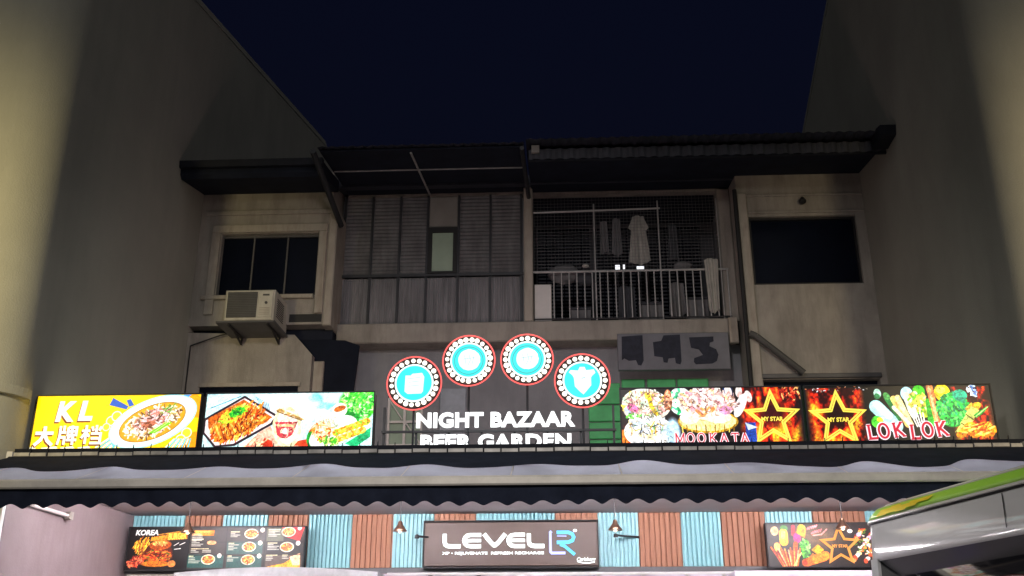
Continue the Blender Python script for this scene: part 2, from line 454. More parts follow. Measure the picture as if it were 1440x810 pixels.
# ================================================================== neighbouring buildings
nb = thing('neighbour_building', 'tall building on the left with blank grey gable wall and sloping top', 'building', (-9.9, 16, 0))
def gable_block(x_in, x_out, yf, prof, rad, name, m, parent, z0=0.0):
    """building block whose street corner is rounded; prof gives the top height over the depth"""
    sg = 1 if x_in > x_out else -1
    def top(y):
        for (ya, za), (yb, zb) in zip(prof[:-1], prof[1:]):
            if y <= yb: return za + (zb - za) * (y - ya) / (yb - ya)
        return prof[-1][1]
    ring = [(x_out, yf)]
    for i in range(41):
        t_ = R(90 * i / 40); ring.append((x_in - sg * rad * (1 - math.sin(t_)), yf + rad * (1 - math.cos(t_))))
    for y in [p[0] for p in prof if p[0] > yf + rad]: ring.append((x_in, y))
    ring.append((x_out, prof[-1][0]))
    n = len(ring); v = [(x, y, z0) for x, y in ring] + [(x, y, top(y)) for x, y in ring]
    f = [(k, (k + 1) % n, (k + 1) % n + n, k + n) for k in range(n)]
    if sg < 0: f = [q[::-1] for q in f]
    # roof strips between the inner and the outer edge
    mid = [(x_out, y, top(y)) for x, y in ring]
    b0 = len(v); v += mid
    f += [(n + k, n + k + 1, b0 + k + 1, b0 + k) for k in range(n - 1)]
    return MB().add(v, f).build(name, m, parent)
gable_block(XL, -14, 9.95, [(9.95, 10.97), (22.3, 14.0), (33, 11.4)], .48, 'gable_wall', 'side_wall', nb)
def ledge_ring(x_in, x_out, yf, rad, off, z0, z1, name, m, parent):
    sg = 1 if x_in > x_out else -1
    path = [(x_out, yf)] + [(x_in - sg * rad * (1 - math.sin(R(90 * i / 12))), yf + rad * (1 - math.cos(R(90 * i / 12)))) for i in range(13)]
    nrm = [(0, -1)] + [(sg * math.sin(R(90 * i / 12)), -math.cos(R(90 * i / 12))) for i in range(13)]
    v = []
    for (x, y), (a_, b_) in zip(path, nrm): v += [(x, y, z0), (x + a_ * off, y + b_ * off, z0), (x + a_ * off, y + b_ * off, z1), (x, y, z1)]
    n = len(path); f = [(4 * k + j, 4 * k + (j + 1) % 4, 4 * k + 4 + (j + 1) % 4, 4 * k + 4 + j) for k in range(n - 1) for j in range(4)] + [(0, 1, 2, 3), (4 * n - 1, 4 * n - 2, 4 * n - 3, 4 * n - 4)]
    return MB().add(v, f).build(name, m, parent)
ledge_ring(XL, -14, 9.95, .48, .07, 4.30, 4.40, 'ledge', 'side_wall', nb)
MB().prism_x([(10.4, 11.07), (10.4, 11.17), (22.3, 14.09), (33.1, 11.5), (33.1, 11.38), (22.3, 13.98)], -14.1, XL + .01).build('roof_edge', 'side_wall', nb)
MB().box(XL - .04, XL + .045, 10.30, 10.36, .12, 3.70).build('corner_post', 'white_paint', nb)

nr = thing('neighbour_building', 'tall building on the right with blank dark brown side wall', 'building', (9, 16, 0))
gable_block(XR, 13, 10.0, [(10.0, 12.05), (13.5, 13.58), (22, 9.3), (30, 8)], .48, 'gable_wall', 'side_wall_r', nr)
ledge_ring(XR, 13, 10.0, .48, .26, 3.58, 3.70, 'ledge', 'side_wall_r', nr)
MB().prism_x([(10.8, 12.38), (10.8, 12.46), (13.5, 13.66), (22.1, 9.36), (22.1, 9.28), (13.5, 13.56)], XR - .01, 13.1).build('roof_edge', 'side_wall_r', nr)

# ================================================================== the shophouse
sh = thing('shophouse', 'old cream shophouse with dark eaves between two blank walls', 'building', (-.5, 15, 0))
XB0, XB1 = XL + .002, -3.70       # left bay
XC0, XC1 = 2.93, XR - .002        # right bay
FB, FC = 14.8, 15.4               # bay front, centre front

def wall_with_hole(name, x0, x1, z0, z1, y0, y1, hole, m):
    a, b, c, d = hole; mb = MB()
    for (p, q, r_, s_) in ((x0, x1, z0, c), (x0, x1, d, z1), (x0, a, c, d), (b, x1, c, d)):
        if q - p > .003 and s_ - r_ > .003: mb.box(p, q, y0, y1, r_, s_)
    return mb.build(name, m, sh)

# left bay
wall_with_hole('bay_wall', XB0, XB1, 6.60, 9.3, FB, 15.9, (-5.50, -3.89, 7.10, 8.19), 'cream')
su = MB()
su.bbox(-5.66, -3.745, FB - .05, FB, 8.20, 8.335)
su.bbox(-3.875, -3.745, FB - .05, FB, 6.78, 8.198)
su.bbox(-5.66, -5.515, FB - .05, FB, 6.78, 8.198)
su.build('window_surround', 'cream_trim', sh)
MB().bbox(-3.735, -3.60, FB - .02, 15.9, 6.58, 8.62, .02).build('pilaster', 'cream_trim', sh)
MB().bbox(-5.8, -3.60, FB - .04, FB, 8.52, 8.60).build('band_moulding', 'cream', sh)
w = MB().box(-5.498, -3.892, FB + .12, FB + .14, 7.102, 8.188).build('window', 'glass_dark', sh)
fm = MB()
for x in (-4.98, -4.42): fm.box(x - .012, x + .012, FB + .085, FB + .118, 7.11, 8.18)
fm.box(-5.495, -3.895, FB + .08, FB + .118, 8.15, 8.186); fm.build('mullion', 'window_frame', w)
MB().bbox(-5.73, -3.90, FB - .07, FB + .10, 7.03, 7.098, .01).build('sill', 'cream_trim', w)
MB().box(-5.50, -3.89, FB - .004, FB + .002, 6.80, 7.025).build('apron', 'cream', sh)
# below the bay: shade of the gap painted as a black strip, and lower block with a chamfered shoulder
MB().box(-4.27, -3.75, FB - .008, FB - .001, 6.64, 6.77).build('under_sill_shade', 'black', sh)
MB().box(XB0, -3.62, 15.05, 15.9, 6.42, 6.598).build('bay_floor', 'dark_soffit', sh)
MB().prism([(XB0, 3.5), (XB0, 6.50), (-4.17, 6.44), (-3.87, 6.11), (-3.87, 3.5)], FB + .03, 15.598).build('lower_block', 'cream', sh)
MB().bbox(-3.868, -3.70, FB + .12, 15.598, 3.5, 6.03, .02).build('lower_pilaster', 'cream_trim', sh)
MB().box(-5.62, -4.02, FB + .0, FB + .029, 5.60, 5.66).build('lower_ledge', 'cream_trim', sh)
MB().box(-5.60, -4.05, FB + .022, FB + .0295, 4.5, 5.598).build('lower_window', 'glass_dark', sh)
MB().prism([(-4.2, 6.418), (-4.2, 5.9), (-3.7, 5.5), (-3.22, 5.5), (-3.16, 6.30), (-3.40, 6.39)], 15.0, 15.03).build('shade_sheet', mat('shade_dark', (.012, .015, .026), .9, spec=.1), sh)  # dark sheet stands in for the shade under the bay

# right bay
wall_with_hole('bay_wall', XC0, XC1, 5.64, 9.3, FB, 15.9, (3.09, 4.79, 7.14, 8.31), 'cream')
w = MB().box(3.092, 4.788, FB + .10, FB + .12, 7.142, 8.308).build('window', 'glass_dark', sh)
fm = MB(); fm.box(3.10, 4.78, FB + .05, FB + .098, 7.15, 7.18); fm.box(3.10, 4.78, FB + .05, FB + .098, 8.27, 8.30)
fm.box(4.75, 4.78, FB + .05, FB + .098, 7.182, 8.268); fm.box(3.10, 3.13, FB + .05, FB + .098, 7.182, 8.268)
fm.build('frame', 'black', w)
MB().bbox(XC0 - .01, 3.082, FB - .06, FB, 5.0, 8.72, .02).build('pilaster', 'cream_trim', sh)
MB().bbox(3.09, 4.93, FB - .035, FB, 8.36, 8.40).build('band_moulding', 'cream', sh)
MB().bbox(3.09, 4.93, FB - .035, FB, 8.66, 8.70).build('band_moulding', 'cream', sh)
wall_with_hole('lower_wall', XC0, XC1, 3.5, 5.638, FB, 15.9, (3.04, 4.84, 4.4, 5.60), 'cream')
MB().box(3.042, 4.838, FB + .15, FB + .17, 4.402, 5.598).build('lower_window', 'glass_dark', sh)
MB().bbox(3.02, 4.86, FB - .05, FB, 5.61, 5.68, .01).build('lower_hood', 'window_frame', sh)

# centre: first-floor wall, slab edge, pillar
wall_with_hole('terrace_wall', -3.70, XC0, 3.5, 6.40, 15.6, 15.9, (-2.78, -2.20, 4.80, 5.62), 'grey_wall')
MB().bbox(-3.598, 2.86, 15.2, 16.9, 6.40, 6.735, .02).build('slab_edge', 'cream', sh)
MB().bbox(2.70, 2.84, 15.12, 15.198, 6.30, 6.72, .01).build('slab_stop', 'cream_trim', sh)
MB().bbox(-.55, -.40, 15.22, 15.5, 6.737, 9.3, .02).build('pillar', 'cream_trim', sh)
MB().bbox(-3.598, 2.93, 15.45, 15.6, 9.10, 9.32, .01).build('head_beam', 'cream', sh)
MB().bbox(2.70, 2.925, 15.35, 15.6, 6.737, 9.098, .02).build('balcony_end_wall', 'cream', sh)
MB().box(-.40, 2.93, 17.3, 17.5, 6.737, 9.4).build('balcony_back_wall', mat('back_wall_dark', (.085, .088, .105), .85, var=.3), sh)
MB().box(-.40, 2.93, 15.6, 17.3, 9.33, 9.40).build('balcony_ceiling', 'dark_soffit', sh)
MB().box(2.935, 3.05, 15.9, 17.3, 6.5, 9.4).build('balcony_side_wall', 'grey_wall', sh)
MB().box(-3.7, -.42, 15.62, 15.7, 6.737, 9.3).build('enclosure_back', 'grey_wall', sh)

# old terrace window with diagonal panes
w = MB().box(-2.779, -2.201, 15.70, 15.72, 4.802, 5.618).build('terrace_window', 'glass_pale', sh)
fm = MB()
for x in (-2.76, -2.50, -2.22): fm.box(x - .02, x + .02, 15.64, 15.70, 4.81, 5.61)
for z in (4.83, 5.21, 5.59): fm.box(-2.738, -2.242, 15.645, 15.695, z - .018, z + .018)
fm.bar((-2.74, 15.66, 5.55), (-2.54, 15.66, 5.25), .012); fm.bar((-2.48, 15.66, 5.19), (-2.24, 15.66, 4.86), .012)
fm.build('frame', 'white_paint', w)
tag(MB().bbox(-1.92, -1.50, 15.52, 15.598, 4.86, 5.72, .01).build('wall_board', mat('board_blue', (.34, .38, .45), .5)),
    'pale blue board standing on the terrace behind the lit lettering', 'board')

# green panels on the terrace wall
for k, (a, b, c, d) in enumerate(((.46, .97, 5.44, 5.78), (.46, .97, 5.16, 5.42), (.46, .97, 4.88, 5.14), (.46, .97, 4.5, 4.86),
                                  (1.0, 1.37, 5.62, 5.84), (1.41, 1.86, 5.62, 5.84), (1.89, 2.38, 5.62, 5.84), (1.0, 2.38, 5.2, 5.6), (1.0, 2.38, 4.6, 5.18))):
    MB().bbox(a, b, 15.55, 15.598, c, d, .012).build('green_panel', 'green_panel', sh)

# ribbed cladding of the enclosed balcony: each sheet a piece of its own
posts = [-3.62, -3.14, -2.66, -2.19, -1.66, -1.12, -.60]
for k in range(6):
    x0, x1 = posts[k] + .022, posts[k + 1] - .022
    if k == 3:
        MB().bbox(x0, x1, 15.42, 15.45, 8.52, 9.09, .01).build('blind_panel', 'blind_panel', sh)
    else:
        n = 42; prof = []
        for i in range(n + 1): prof.append((15.43 + (.014 if i % 2 else 0) + random.uniform(-.002, .002), 7.66 + (9.09 - 7.66) * i / n))
        mb = MB(); mb.grid(1, n, lambda u, v, x0=x0, x1=x1: (x0 + u * (x1 - x0), prof[round(v * n)][0], prof[round(v * n)][1]))
        mb.build('ribbed_sheet', 'ribbed', sh)
    n = 24
    mb = MB(); mb.grid(n, 1, lambda u, v, x0=x0, x1=x1: (x0 + u * (x1 - x0), 15.43 + (.012 if round(u * n) % 2 else 0), 6.76 + v * (7.60 - 6.76)))
    mb.build('lower_sheet', 'ribbed_low', sh)
for k, x in enumerate(posts):
    MB().box(x - .018, x + .018, 15.385, 15.42, 6.745, 9.095).build('cladding_post', 'steel_dark', sh)
MB().box(-3.6, -.56, 15.37, 15.384, 7.605, 7.65).build('cladding_rail', 'steel_dark', sh)
MB().box(-3.6, -.56, 15.37, 15.384, 6.74, 6.765).build('cladding_rail', 'steel_dark', sh)
w = MB().box(-2.10, -1.745, 15.40, 15.41, 7.69, 8.40).build('vent_window', mat('pane_green', (.36, .46, .36), .35, var=.12), sh)
fm = MB(); fm.box(-2.165, -2.10, 15.36, 15.412, 7.655, 8.49); fm.box(-1.745, -1.68, 15.36, 15.412, 7.655, 8.49)
fm.box(-2.10, -1.745, 15.36, 15.412, 8.40, 8.49); fm.box(-2.10, -1.745, 15.36, 15.412, 7.655, 7.69); fm.build('frame', 'black', w)

# louvred openings at the back of the balcony
for x0, x1 in ((-.36, .62), (.72, 1.6), (1.70, 2.66)):
    w = MB().box(x0, x1, 17.26, 17.298, 7.0, 9.25).build('louvre_window', 'glass_dark', sh)
    mb = MB()
    for i in range(31):
        z = 7.02 + i * .07
        for j in range(6):
            a = x0 + (x1 - x0) * j / 6
            mb.add([(a + .01, 17.20, z), (a + (x1 - x0) / 6 - .01, 17.20, z), (a + (x1 - x0) / 6 - .01, 17.25, z + .05), (a + .01, 17.25, z + .05)], [(0, 1, 2, 3)])
    mb.build('slat', mat('louvre_slat%d' % int(x0 * 100), (.16, .165, .20), .5, var=.5, scale=9), w)

# balcony railing: rails, uprights and each bar
rl = MB().bar((-.40, 15.32, 7.62), (2.80, 15.32, 7.62), .02).build('balcony_railing', 'steel_light', sh)
MB().bar((-.39, 15.32, 6.80), (2.80, 15.32, 6.80), .014).build('bottom_rail', 'steel_dark', rl)
MB().bar((-.39, 15.32, 8.70), (1.74, 15.32, 8.74), .018).build('clothes_rail', 'steel_light', rl)
for x, zt in ((.63, 8.84), (1.70, 8.88), (2.78, 7.62), (2.68, 8.9)):
    MB().bar((x, 15.32, 6.74), (x, 15.32, zt), .013 if x != 2.68 else .009).build('upright', 'steel_light', rl)
bar_me = None
for i in range(28):
    x = -.06 + i * .1265
    if abs(x - .63) < .04 or abs(x - 1.70) < .04 or x > 2.72: continue
    if bar_me is None:
        bar_me = MB().bar((0, 15.32, 6.81), (0, 15.32, 7.61), .0115, 6).build('bar', 'steel_light', rl); bar_me.location.x = x
    else:
        o = bar_me.copy(); col.objects.link(o); o.location.x = x

mb = MB()
for i in range(54): mb.bar((-.38 + i * .058, 15.36, 7.65), (-.38 + i * .058, 15.36, 9.08), .0022, 4)
for i in range(25): mb.bar((-.39, 15.363, 7.66 + i * .058), (2.69, 15.363, 7.66 + i * .058), .0026, 4)
mb.build('wire_mesh', mat('wire', (.20, .20, .22), .5, metal=.3), rl)
# ------------------------------------------------------------------ eaves and roofs
MB().prism_x([(13.80, 8.70), (13.74, 8.76), (13.74, 8.92), (14.0, 8.96), (14.82, 9.12), (14.82, 8.92)], XL + .004, -3.62).build('eave', 'dark_soffit', sh)
MB().prism_x([(13.66, 8.84), (13.64, 8.95), (13.75, 8.955), (13.738, 8.84)], XL + .006, -3.62).build('gutter', 'gutter_dark', sh)
# corrugated lean-to roofs in the middle and on the right
def sheet_roof(x0, x1, yf, zf, name):
    n = int((x1 - x0) / .075)
    mb = MB()
    def p(u, v):
        x = x0 + u * (x1 - x0); k = round(u * n) % 2
        y = yf + v * (16.2 - yf)
        return (x, y, zf + (y - yf) * .15 + (.022 if k else 0))
    mb.grid(n, 3, p)
    return mb.build(name, 'roof_sheet', sh)
sheet_roof(-3.60, -.47, 13.2, 8.88, 'roof_sheet')
sheet_roof(-.44, XR - .01, 13.15, 8.90, 'roof_sheet')
def soffit(x0, x1, yf, zf):
    return MB().prism_x([(yf, zf - .03), (15.44, zf + (15.44 - yf) * .15 - .05), (15.44, zf + (15.44 - yf) * .15 - .02), (yf, zf - .005)], x0, x1).build('soffit', 'dark_soffit', sh)
soffit(-3.58, -.50, 13.3, 8.89); soffit(-.42, XR - .012, 13.5, 8.90)
# roof edge on the right: deep ribbed fascia
n = 60; mb = MB()
mb.grid(n * 2, 1, lambda u, v: (-.40 + u * (XR - .02 + .40), 13.42 + (.025 if round(u * 2 * n) % 4 < 2 else 0), 8.72 + v * .17))
mb.build('ribbed_fascia', mat('fascia_grey', (.045, .048, .062), .7, var=.3), sh)
MB().box(-.41, XR - .012, 13.46, 13.499, 8.70, 8.868).build('fascia_board', 'gutter_dark', sh)
MB().prism_x([(13.0, 8.76), (12.96, 8.90), (13.14, 8.94), (13.4, 8.90), (13.4, 8.74)], 4.72, XR - .004).build('eave_end', 'gutter_dark', sh)
# steel under the middle roof
MB().bar((-3.55, 14.18, 8.975), (-.5, 14.18, 8.975), .014).build('purlin', 'steel_light', sh)
MB().bar((-2.20, 13.40, 8.86), (-2.17, 15.42, 9.13), .018).build('rafter', 'steel_light', sh)
MB().bar((-.50, 13.25, 8.82), (-.46, 15.30, 8.95), .035).build('rafter', 'steel_dark', sh)
MB().bar((-3.66, 13.2, 8.82), (-3.56, 14.9, 8.35), .05).build('bracket', 'steel_dark', sh)
MB().box(-.36, -.24, 13.36, 13.41, 8.80, 8.92).build('junction_box', 'blind_panel', sh)
# main roof behind the eaves, out of sight from the street
MB().prism_x([(14.9, 9.2), (20, 10.6), (26, 9.2), (26, 9.0), (20, 10.4), (14.9, 9.05)], XL + .01, XR - .01).build('main_roof', 'roof_sheet', sh)
MB().box(XL + .01, XR - .01, 25.5, 25.7, .12, 9.0).build('rear_wall', 'grey_wall', sh)

# pipes and fittings on the facade
tag(MB().tube([(2.885, 14.70, 8.75), (2.885, 14.70, 3.6)], .035, 10).build('drain_pipe', 'black'), 'black vertical drain pipe beside the right bay', 'pipe')
tag(MB().tube([(2.92, 14.66, 6.30), (3.02, 14.66, 6.25), (3.68, 14.66, 5.66)], .05, 10).build('branch_pipe', 'ac_grille'), 'dark sloping pipe branching off below the right window', 'pipe')
tag(MB().tube([(-5.80, 14.76, 5.5), (-5.80, 14.76, 6.26), (-5.33, 14.74, 6.42), (-5.05, 14.72, 6.47)], .012, 6).build('conduit', 'black'), 'thin black conduit climbing the wall to the air conditioner', 'conduit')
fl = thing('flood_lamp', 'small black unlit lamp above the right window', 'lamp', (3.96, 14.74, 8.5))
MB().lathe((3.96, 14.72, 8.49), [(.025, 0), (.055, .02), (.06, .05), (.03, .10), (.012, .12)], 12).build('head', 'black', fl)
MB().box(3.945, 3.975, 14.72, 14.80, 8.58, 8.61).build('bracket', 'black', fl)

# ------------------------------------------------------------------ air conditioner
ac = thing('air_conditioner', 'boxy cream window air conditioner under the left window', 'air conditioner', (-4.7, 14.4, 6.4))
MB().bbox(-5.09, -4.32, 14.10, 14.86, 6.43, 6.94, .025).build('body', 'ac_white', ac)
MB().box(-5.045, -4.585, 14.088, 14.099, 6.49, 6.90).build('grille', 'ac_grille', ac)
mb = MB()
for i in range(14): mb.box(-5.04, -4.59, 14.080, 14.087, 6.505 + i * .028, 6.513 + i * .028)
mb.build('grille_slat', 'window_frame', ac)
cp = MB().bbox(-4.565, -4.345, 14.088, 14.099, 6.49, 6.90, .005).build('control_panel', 'ac_white', ac)
mb = MB()
for i in range(5): mb.box(-4.54, -4.38, 14.081, 14.0875, 6.53 + i * .026, 6.539 + i * .026)
mb.build('vent', 'cream_trim', cp)
MB().box(-4.50, -4.40, 14.081, 14.0875, 6.835, 6.86).build('badge', 'ac_grille', cp)
MB().lathe((-4.44, 14.086, 6.72), [(.022, -.012), (.022, 0)], 12, 'y').build('knob', 'ac_grille', cp)
mb = MB()
for i in range(9): mb.box(-4.319, -4.312, 14.25, 14.62, 6.55 + i * .035, 6.56 + i * .035)
mb.build('side_vent', 'ac_grille', ac)
MB().bbox(-5.18, -4.28, 14.05, 14.86, 6.395, 6.428, .01).build('tray', 'window_frame', ac)
for x in (-5.0, -4.4):
    MB().tube([(x, 14.1, 6.38), (x, 14.79, 6.38), (x, 14.79, 6.28), (x, 14.4, 6.38)], .018, 6).build('bracket', 'black', ac)

# ------------------------------------------------------------------ laundry and clutter on the balcony
def cloth(name, label, cat, x0, x1, y, z0, z1, m, taper=.25, seed=1, group=None, sleeves=False):
    q = random.Random(seed); ph = q.random() * 6
    mb = MB()
    def p(u, v):
        wd = (1 - taper * v); xc = (x0 + x1) / 2
        return (xc + (u - .5) * (x1 - x0) * wd, y + (.03 * math.sin(u * 9 + ph) + .022 * math.sin(u * 21 + 2 * ph + v * 2)) * (1 - .6 * v) + .01 * math.sin(v * 13), z0 + v * (z1 - z0) + .03 * math.sin(u * 7 + ph) * (1 - v) - .05 * abs(u - .5) * v)
    mb.grid(28, 12, p)
    nv = len(mb.v); mb.v += [(a, b + .012, c) for a, b, c in mb.v]; mb.f += [tuple(i + nv for i in reversed(f)) for f in mb.f]
    if sleeves:
        for s in (-1, 1):
            xc = (x0 + x1) / 2 + s * (x1 - x0) * .30
            mb.add([(xc - s * .03, y - .01, z1 - .01), (xc + s * .065, y - .03, z1 - .25), (xc + s * .01, y - .03, z1 - .30), (xc - s * .05, y - .01, z1 - .18)], [(0, 1, 2, 3) if s < 0 else (3, 2, 1, 0)])
    return tag(mb.build(name, m, None, True), label, cat, group)
cloth('hanging_shirt', 'large pale shirt hanging from the balcony clothes rail', 'shirt', 1.20, 1.56, 15.50, 7.82, 8.70, 'cloth_white', .45, 3, sleeves=True)
cloth('hanging_shirt', 'narrow grey shirt hanging left of the large pale shirt', 'shirt', .92, 1.10, 15.50, 7.98, 8.66, 'cloth_grey', .3, 4)
cloth('hanging_shirt', 'small dark grey shirt hanging beside the left balcony upright', 'shirt', .72, .88, 15.52, 8.02, 8.62, 'cloth_grey', .3, 5)
cloth('hanging_cloth', 'dim grey cloth hanging right of the middle balcony upright', 'cloth', 1.86, 2.05, 15.55, 7.9, 8.55, 'cloth_dark', .2, 6)
cloth('towel', 'long white towel draped over the right end of the balcony railing', 'towel', 2.44, 2.60, 15.27, 6.86, 7.80, 'cloth_white', -.4, 7)
cloth('hanging_cloth', 'grey trousers hanging behind the balcony bars', 'trousers', 1.85, 2.12, 15.7, 6.95, 7.55, 'cloth_grey', .1, 8)
cloth('hanging_cloth', 'dark cloth hanging low behind the middle balcony bars', 'cloth', 1.0, 1.3, 15.7, 6.9, 7.5, 'cloth_dark', .1, 9)
def lump(name, label, cat, c, r, m, sc=(1, 1, 1), seed=0):
    q = random.Random(seed); mb = MB().sphere(c, r, 14, 9, sc)
    mb.v = [(x + q.uniform(-1, 1) * r * .07, y + q.uniform(-1, 1) * r * .07, z + q.uniform(-1, 1) * r * .09) for x, y, z in mb.v]
    return tag(mb.build(name, m, None, True), label, cat)
speck_white = glow('speck_white', (.92, .95, 1.0), 1.3)
for nm, x0, x1, z0, z1 in (('small square glowing white speck on the balcony beside the grey shirt', .98, 1.055, 7.77, 7.87), ('slim glowing white speck on the balcony right of the square lamp', 1.11, 1.14, 7.80, 7.87),
                           ('wide glowing white speck on the balcony below the large pale shirt', 1.34, 1.46, 7.77, 7.84)):
    lp = thing('balcony_speck', nm, 'lamp', ((x0 + x1) / 2, 15.7, z0), 'glowing white specks on the balcony')
    MB().bbox(x0, x1, 15.66, 15.70, z0, z1, .02).build('speck_face', speck_white, lp)  # glowing block for a bright white speck of unknown source
    MB().box(x0 + .01, x1 - .01, 15.70, 15.73, z0 + .01, z1 - .01).build('speck_back', 'cloth_grey', lp)
    MB().bar(((x0 + x1) / 2, 15.715, z0 + .01), ((x0 + x1) / 2, 15.715, 6.74), .008, 6).build('stand', 'steel_dark', lp)
lump('plastic_bag', 'small white bag lying on the dark bundle', 'bag', (.47, 15.42, 7.76), .05, 'cloth_white', (1.2, .8, .7), 4)
lump('laundry_bundle', 'grey bundle of laundry heaped behind the left railing', 'laundry', (.12, 15.55, 7.66), .22, 'cloth_grey', (1.3, .7, .75), 5)
lump('laundry_bundle', 'dim bundle of laundry beside the left balcony upright', 'laundry', (.46, 15.55, 7.60), .17, 'cloth_dark', (1.2, .7, .8), 6)
lump('laundry_bundle', 'pale round bundle behind the right railing', 'laundry', (2.1, 15.6, 7.80), .13, 'cloth_grey', (1.2, .7, .6), 7)
bx = thing('storage_cabinet', 'white storage cabinet behind the left end of the railing', 'cabinet', (-.24, 15.6, 6.737))
MB().bbox(-.385, -.10, 15.42, 15.85, 6.74, 7.45, .015).build('body', 'cloth_white', bx)
MB().box(-.375, -.11, 15.405, 15.419, 6.76, 7.43).build('door', 'white_paint', bx)
for x0, x1, h in ((.2, .55, .35), (1.35, 1.75, .42), (2.15, 2.5, .5)):
    b_ = thing('storage_crate', {.2: 'dim grey crate on the balcony floor near the left upright', 1.35: 'dim grey crate behind the middle balcony upright', 2.15: 'dim grey crate on the right of the balcony floor'}[x0], 'crate', (x0, 15.8, 6.737), 'crates on the balcony floor')
    MB().bbox(x0, x1, 15.7, 16.0, 6.74, 6.74 + h, .015).build('body', 'cloth_grey', b_)
    MB().bbox(x0 - .01, x1 + .01, 15.69, 16.01, 6.742 + h, 6.78 + h, .01).build('lid', 'cloth_dark', b_)

# grey panel with the three dark characters left of an old sign
op = thing('old_sign', 'weathered grey sign panel with three dark blotted characters under the balcony', 'sign', (1.84, 15.15, 5.86))
MB().bbox(.93, 2.68, 15.12, 15.19, 5.87, 6.47, .01).build('panel', mat('old_panel', (.17, .175, .205), .7, var=.2, scale=3), op)
blue = mat('blotted_blue', (.022, .026, .044), .8, var=.4, scale=8)
def blot(poly): MB().prism(poly, 15.113, 15.119).build('character', blue, op)
blot([(1.0, 6.42), (1.33, 6.44), (1.33, 6.02), (1.29, 5.94), (1.24, 5.95), (1.21, 6.03), (1.10, 6.02), (1.03, 6.06), (.99, 6.03)])
blot([(1.66, 6.43), (1.92, 6.44), (1.92, 6.0), (1.90, 5.95), (1.83, 5.97), (1.82, 6.06), (1.72, 6.05), (1.70, 5.98), (1.64, 5.99), (1.63, 6.07), (1.50, 6.09), (1.49, 6.32), (1.62, 6.34)])
blot([(2.06, 6.39), (2.44, 6.40), (2.44, 6.32), (2.38, 6.30), (2.37, 6.24), (2.47, 6.19), (2.50, 6.10), (2.47, 6.0), (2.40, 5.96), (2.14, 5.95), (2.11, 5.99), (2.12, 6.05), (2.18, 6.07), (2.26, 6.10), (2.20, 6.19), (2.08, 6.22)])
# ================================================================== canopy roof, awning
cr = thing('canopy_roof', 'flat shop canopy roof with a grey segmented metal edge', 'canopy', (-.5, 12, 3.5))
MB().box(XL + .012, XR - .012, 10.50, 15.55, 3.50, 3.62).build('deck', 'grey_wall', cr)
MB().box(XL + .05, XR - .012, 10.45, 13.70, 3.465, 3.497).build('ceiling_panel', 'ceiling', cr)
MB().prism_x([(10.36, 3.62), (10.34, 3.735), (10.38, 3.74), (10.40, 3.66), (10.55, 3.66), (10.55, 3.62)], XL + .04, XR - .04).build('gutter', 'gutter_dark', cr)
q = random.Random(3); x = XL + .05; k = 0
while x < XR - .25:
    w_ = .186 + q.uniform(-.006, .006); dz = q.uniform(-.008, .008); dy = q.uniform(-.006, .006)
    MB().bbox(x, x + w_ - .012, 10.315 + dy, 10.336 + dy, 3.648 + dz * .5, 3.690 + dz * .5, .004).build('edge_plate', 'trim', cr)
    MB().prism([(x + w_ - .020, 3.68), (x + w_ - .004, 3.68), (x + w_ - .006, 3.772 + q.uniform(-.012, .008)), (x + w_ - .012, 3.765)], 10.325, 10.335).build('clip', 'gutter_dark', cr)
    x += w_

aw = thing('awning', 'grey fabric awning with black scalloped valance across the shop front', 'awning', (-.5, 9.8, 3.0))
AX0, AX1 = XL + .02, XR - .06
def slope(y): return 3.20 + (y - 9.22) * .385
def fab(u, v):
    x = AX0 + u * (AX1 - AX0); y = 9.22 + v * 1.06
    sag = .012 * math.sin(x * 5.98 + 1.1) * math.sin(math.pi * v) + .004 * math.sin(x * 23) * (1 - v)
    return (x, y, slope(y) + sag)
MB().grid(260, 14, fab).build('fabric', 'fabric', aw, True)
def overlay(u, v):
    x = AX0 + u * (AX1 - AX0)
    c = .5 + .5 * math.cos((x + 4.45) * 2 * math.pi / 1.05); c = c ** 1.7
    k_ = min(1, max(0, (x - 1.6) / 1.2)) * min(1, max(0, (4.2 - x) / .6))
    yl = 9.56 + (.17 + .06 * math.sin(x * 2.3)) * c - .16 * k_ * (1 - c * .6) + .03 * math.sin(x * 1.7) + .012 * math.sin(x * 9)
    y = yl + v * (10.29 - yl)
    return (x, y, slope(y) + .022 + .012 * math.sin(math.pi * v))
MB().grid(320, 8, overlay).build('dark_overlay', 'fabric_dark', aw, True)  # dark sheet with a wavy lower edge over the upper fabric
for i in range(11):
    x = AX0 + .25 + i * 1.03
    mb = MB(); mb.grid(1, 14, lambda u, v, x=x: (x + .012 * u, fab((x - AX0) / (AX1 - AX0), v)[1], fab((x - AX0) / (AX1 - AX0), v)[2] + .004)); mb.build('seam', 'bar', aw)
MB().bar((AX0, 10.30, 3.60), (AX1, 10.30, 3.60), .045, 12).build('roller', 'gutter_dark', aw)
MB().prism_x([(9.17, 3.115), (9.16, 3.13), (9.16, 3.185), (9.18, 3.205), (9.24, 3.205), (9.25, 3.19), (9.25, 3.12)], AX0 - .01, AX1 + .01).build('front_bar', 'bar', aw)
def val(u, v):
    x = AX0 + u * (AX1 - AX0); w_ = .5 - .5 * math.cos((x + .06) * 2 * math.pi / .2165)
    zb = 2.937 + (.042 + .005 * math.sin(x * 3.1)) * (w_ ** .8) + .005 * math.sin(x * 1.3)
    return (x, 9.20 + .012 * math.sin(x * 11) * (1 - v) + .006 * math.sin(x * 37) * (1 - v), zb + v * (3.118 - zb))
MB().grid(800, 3, val).build('valance', 'fabric_dark', aw)
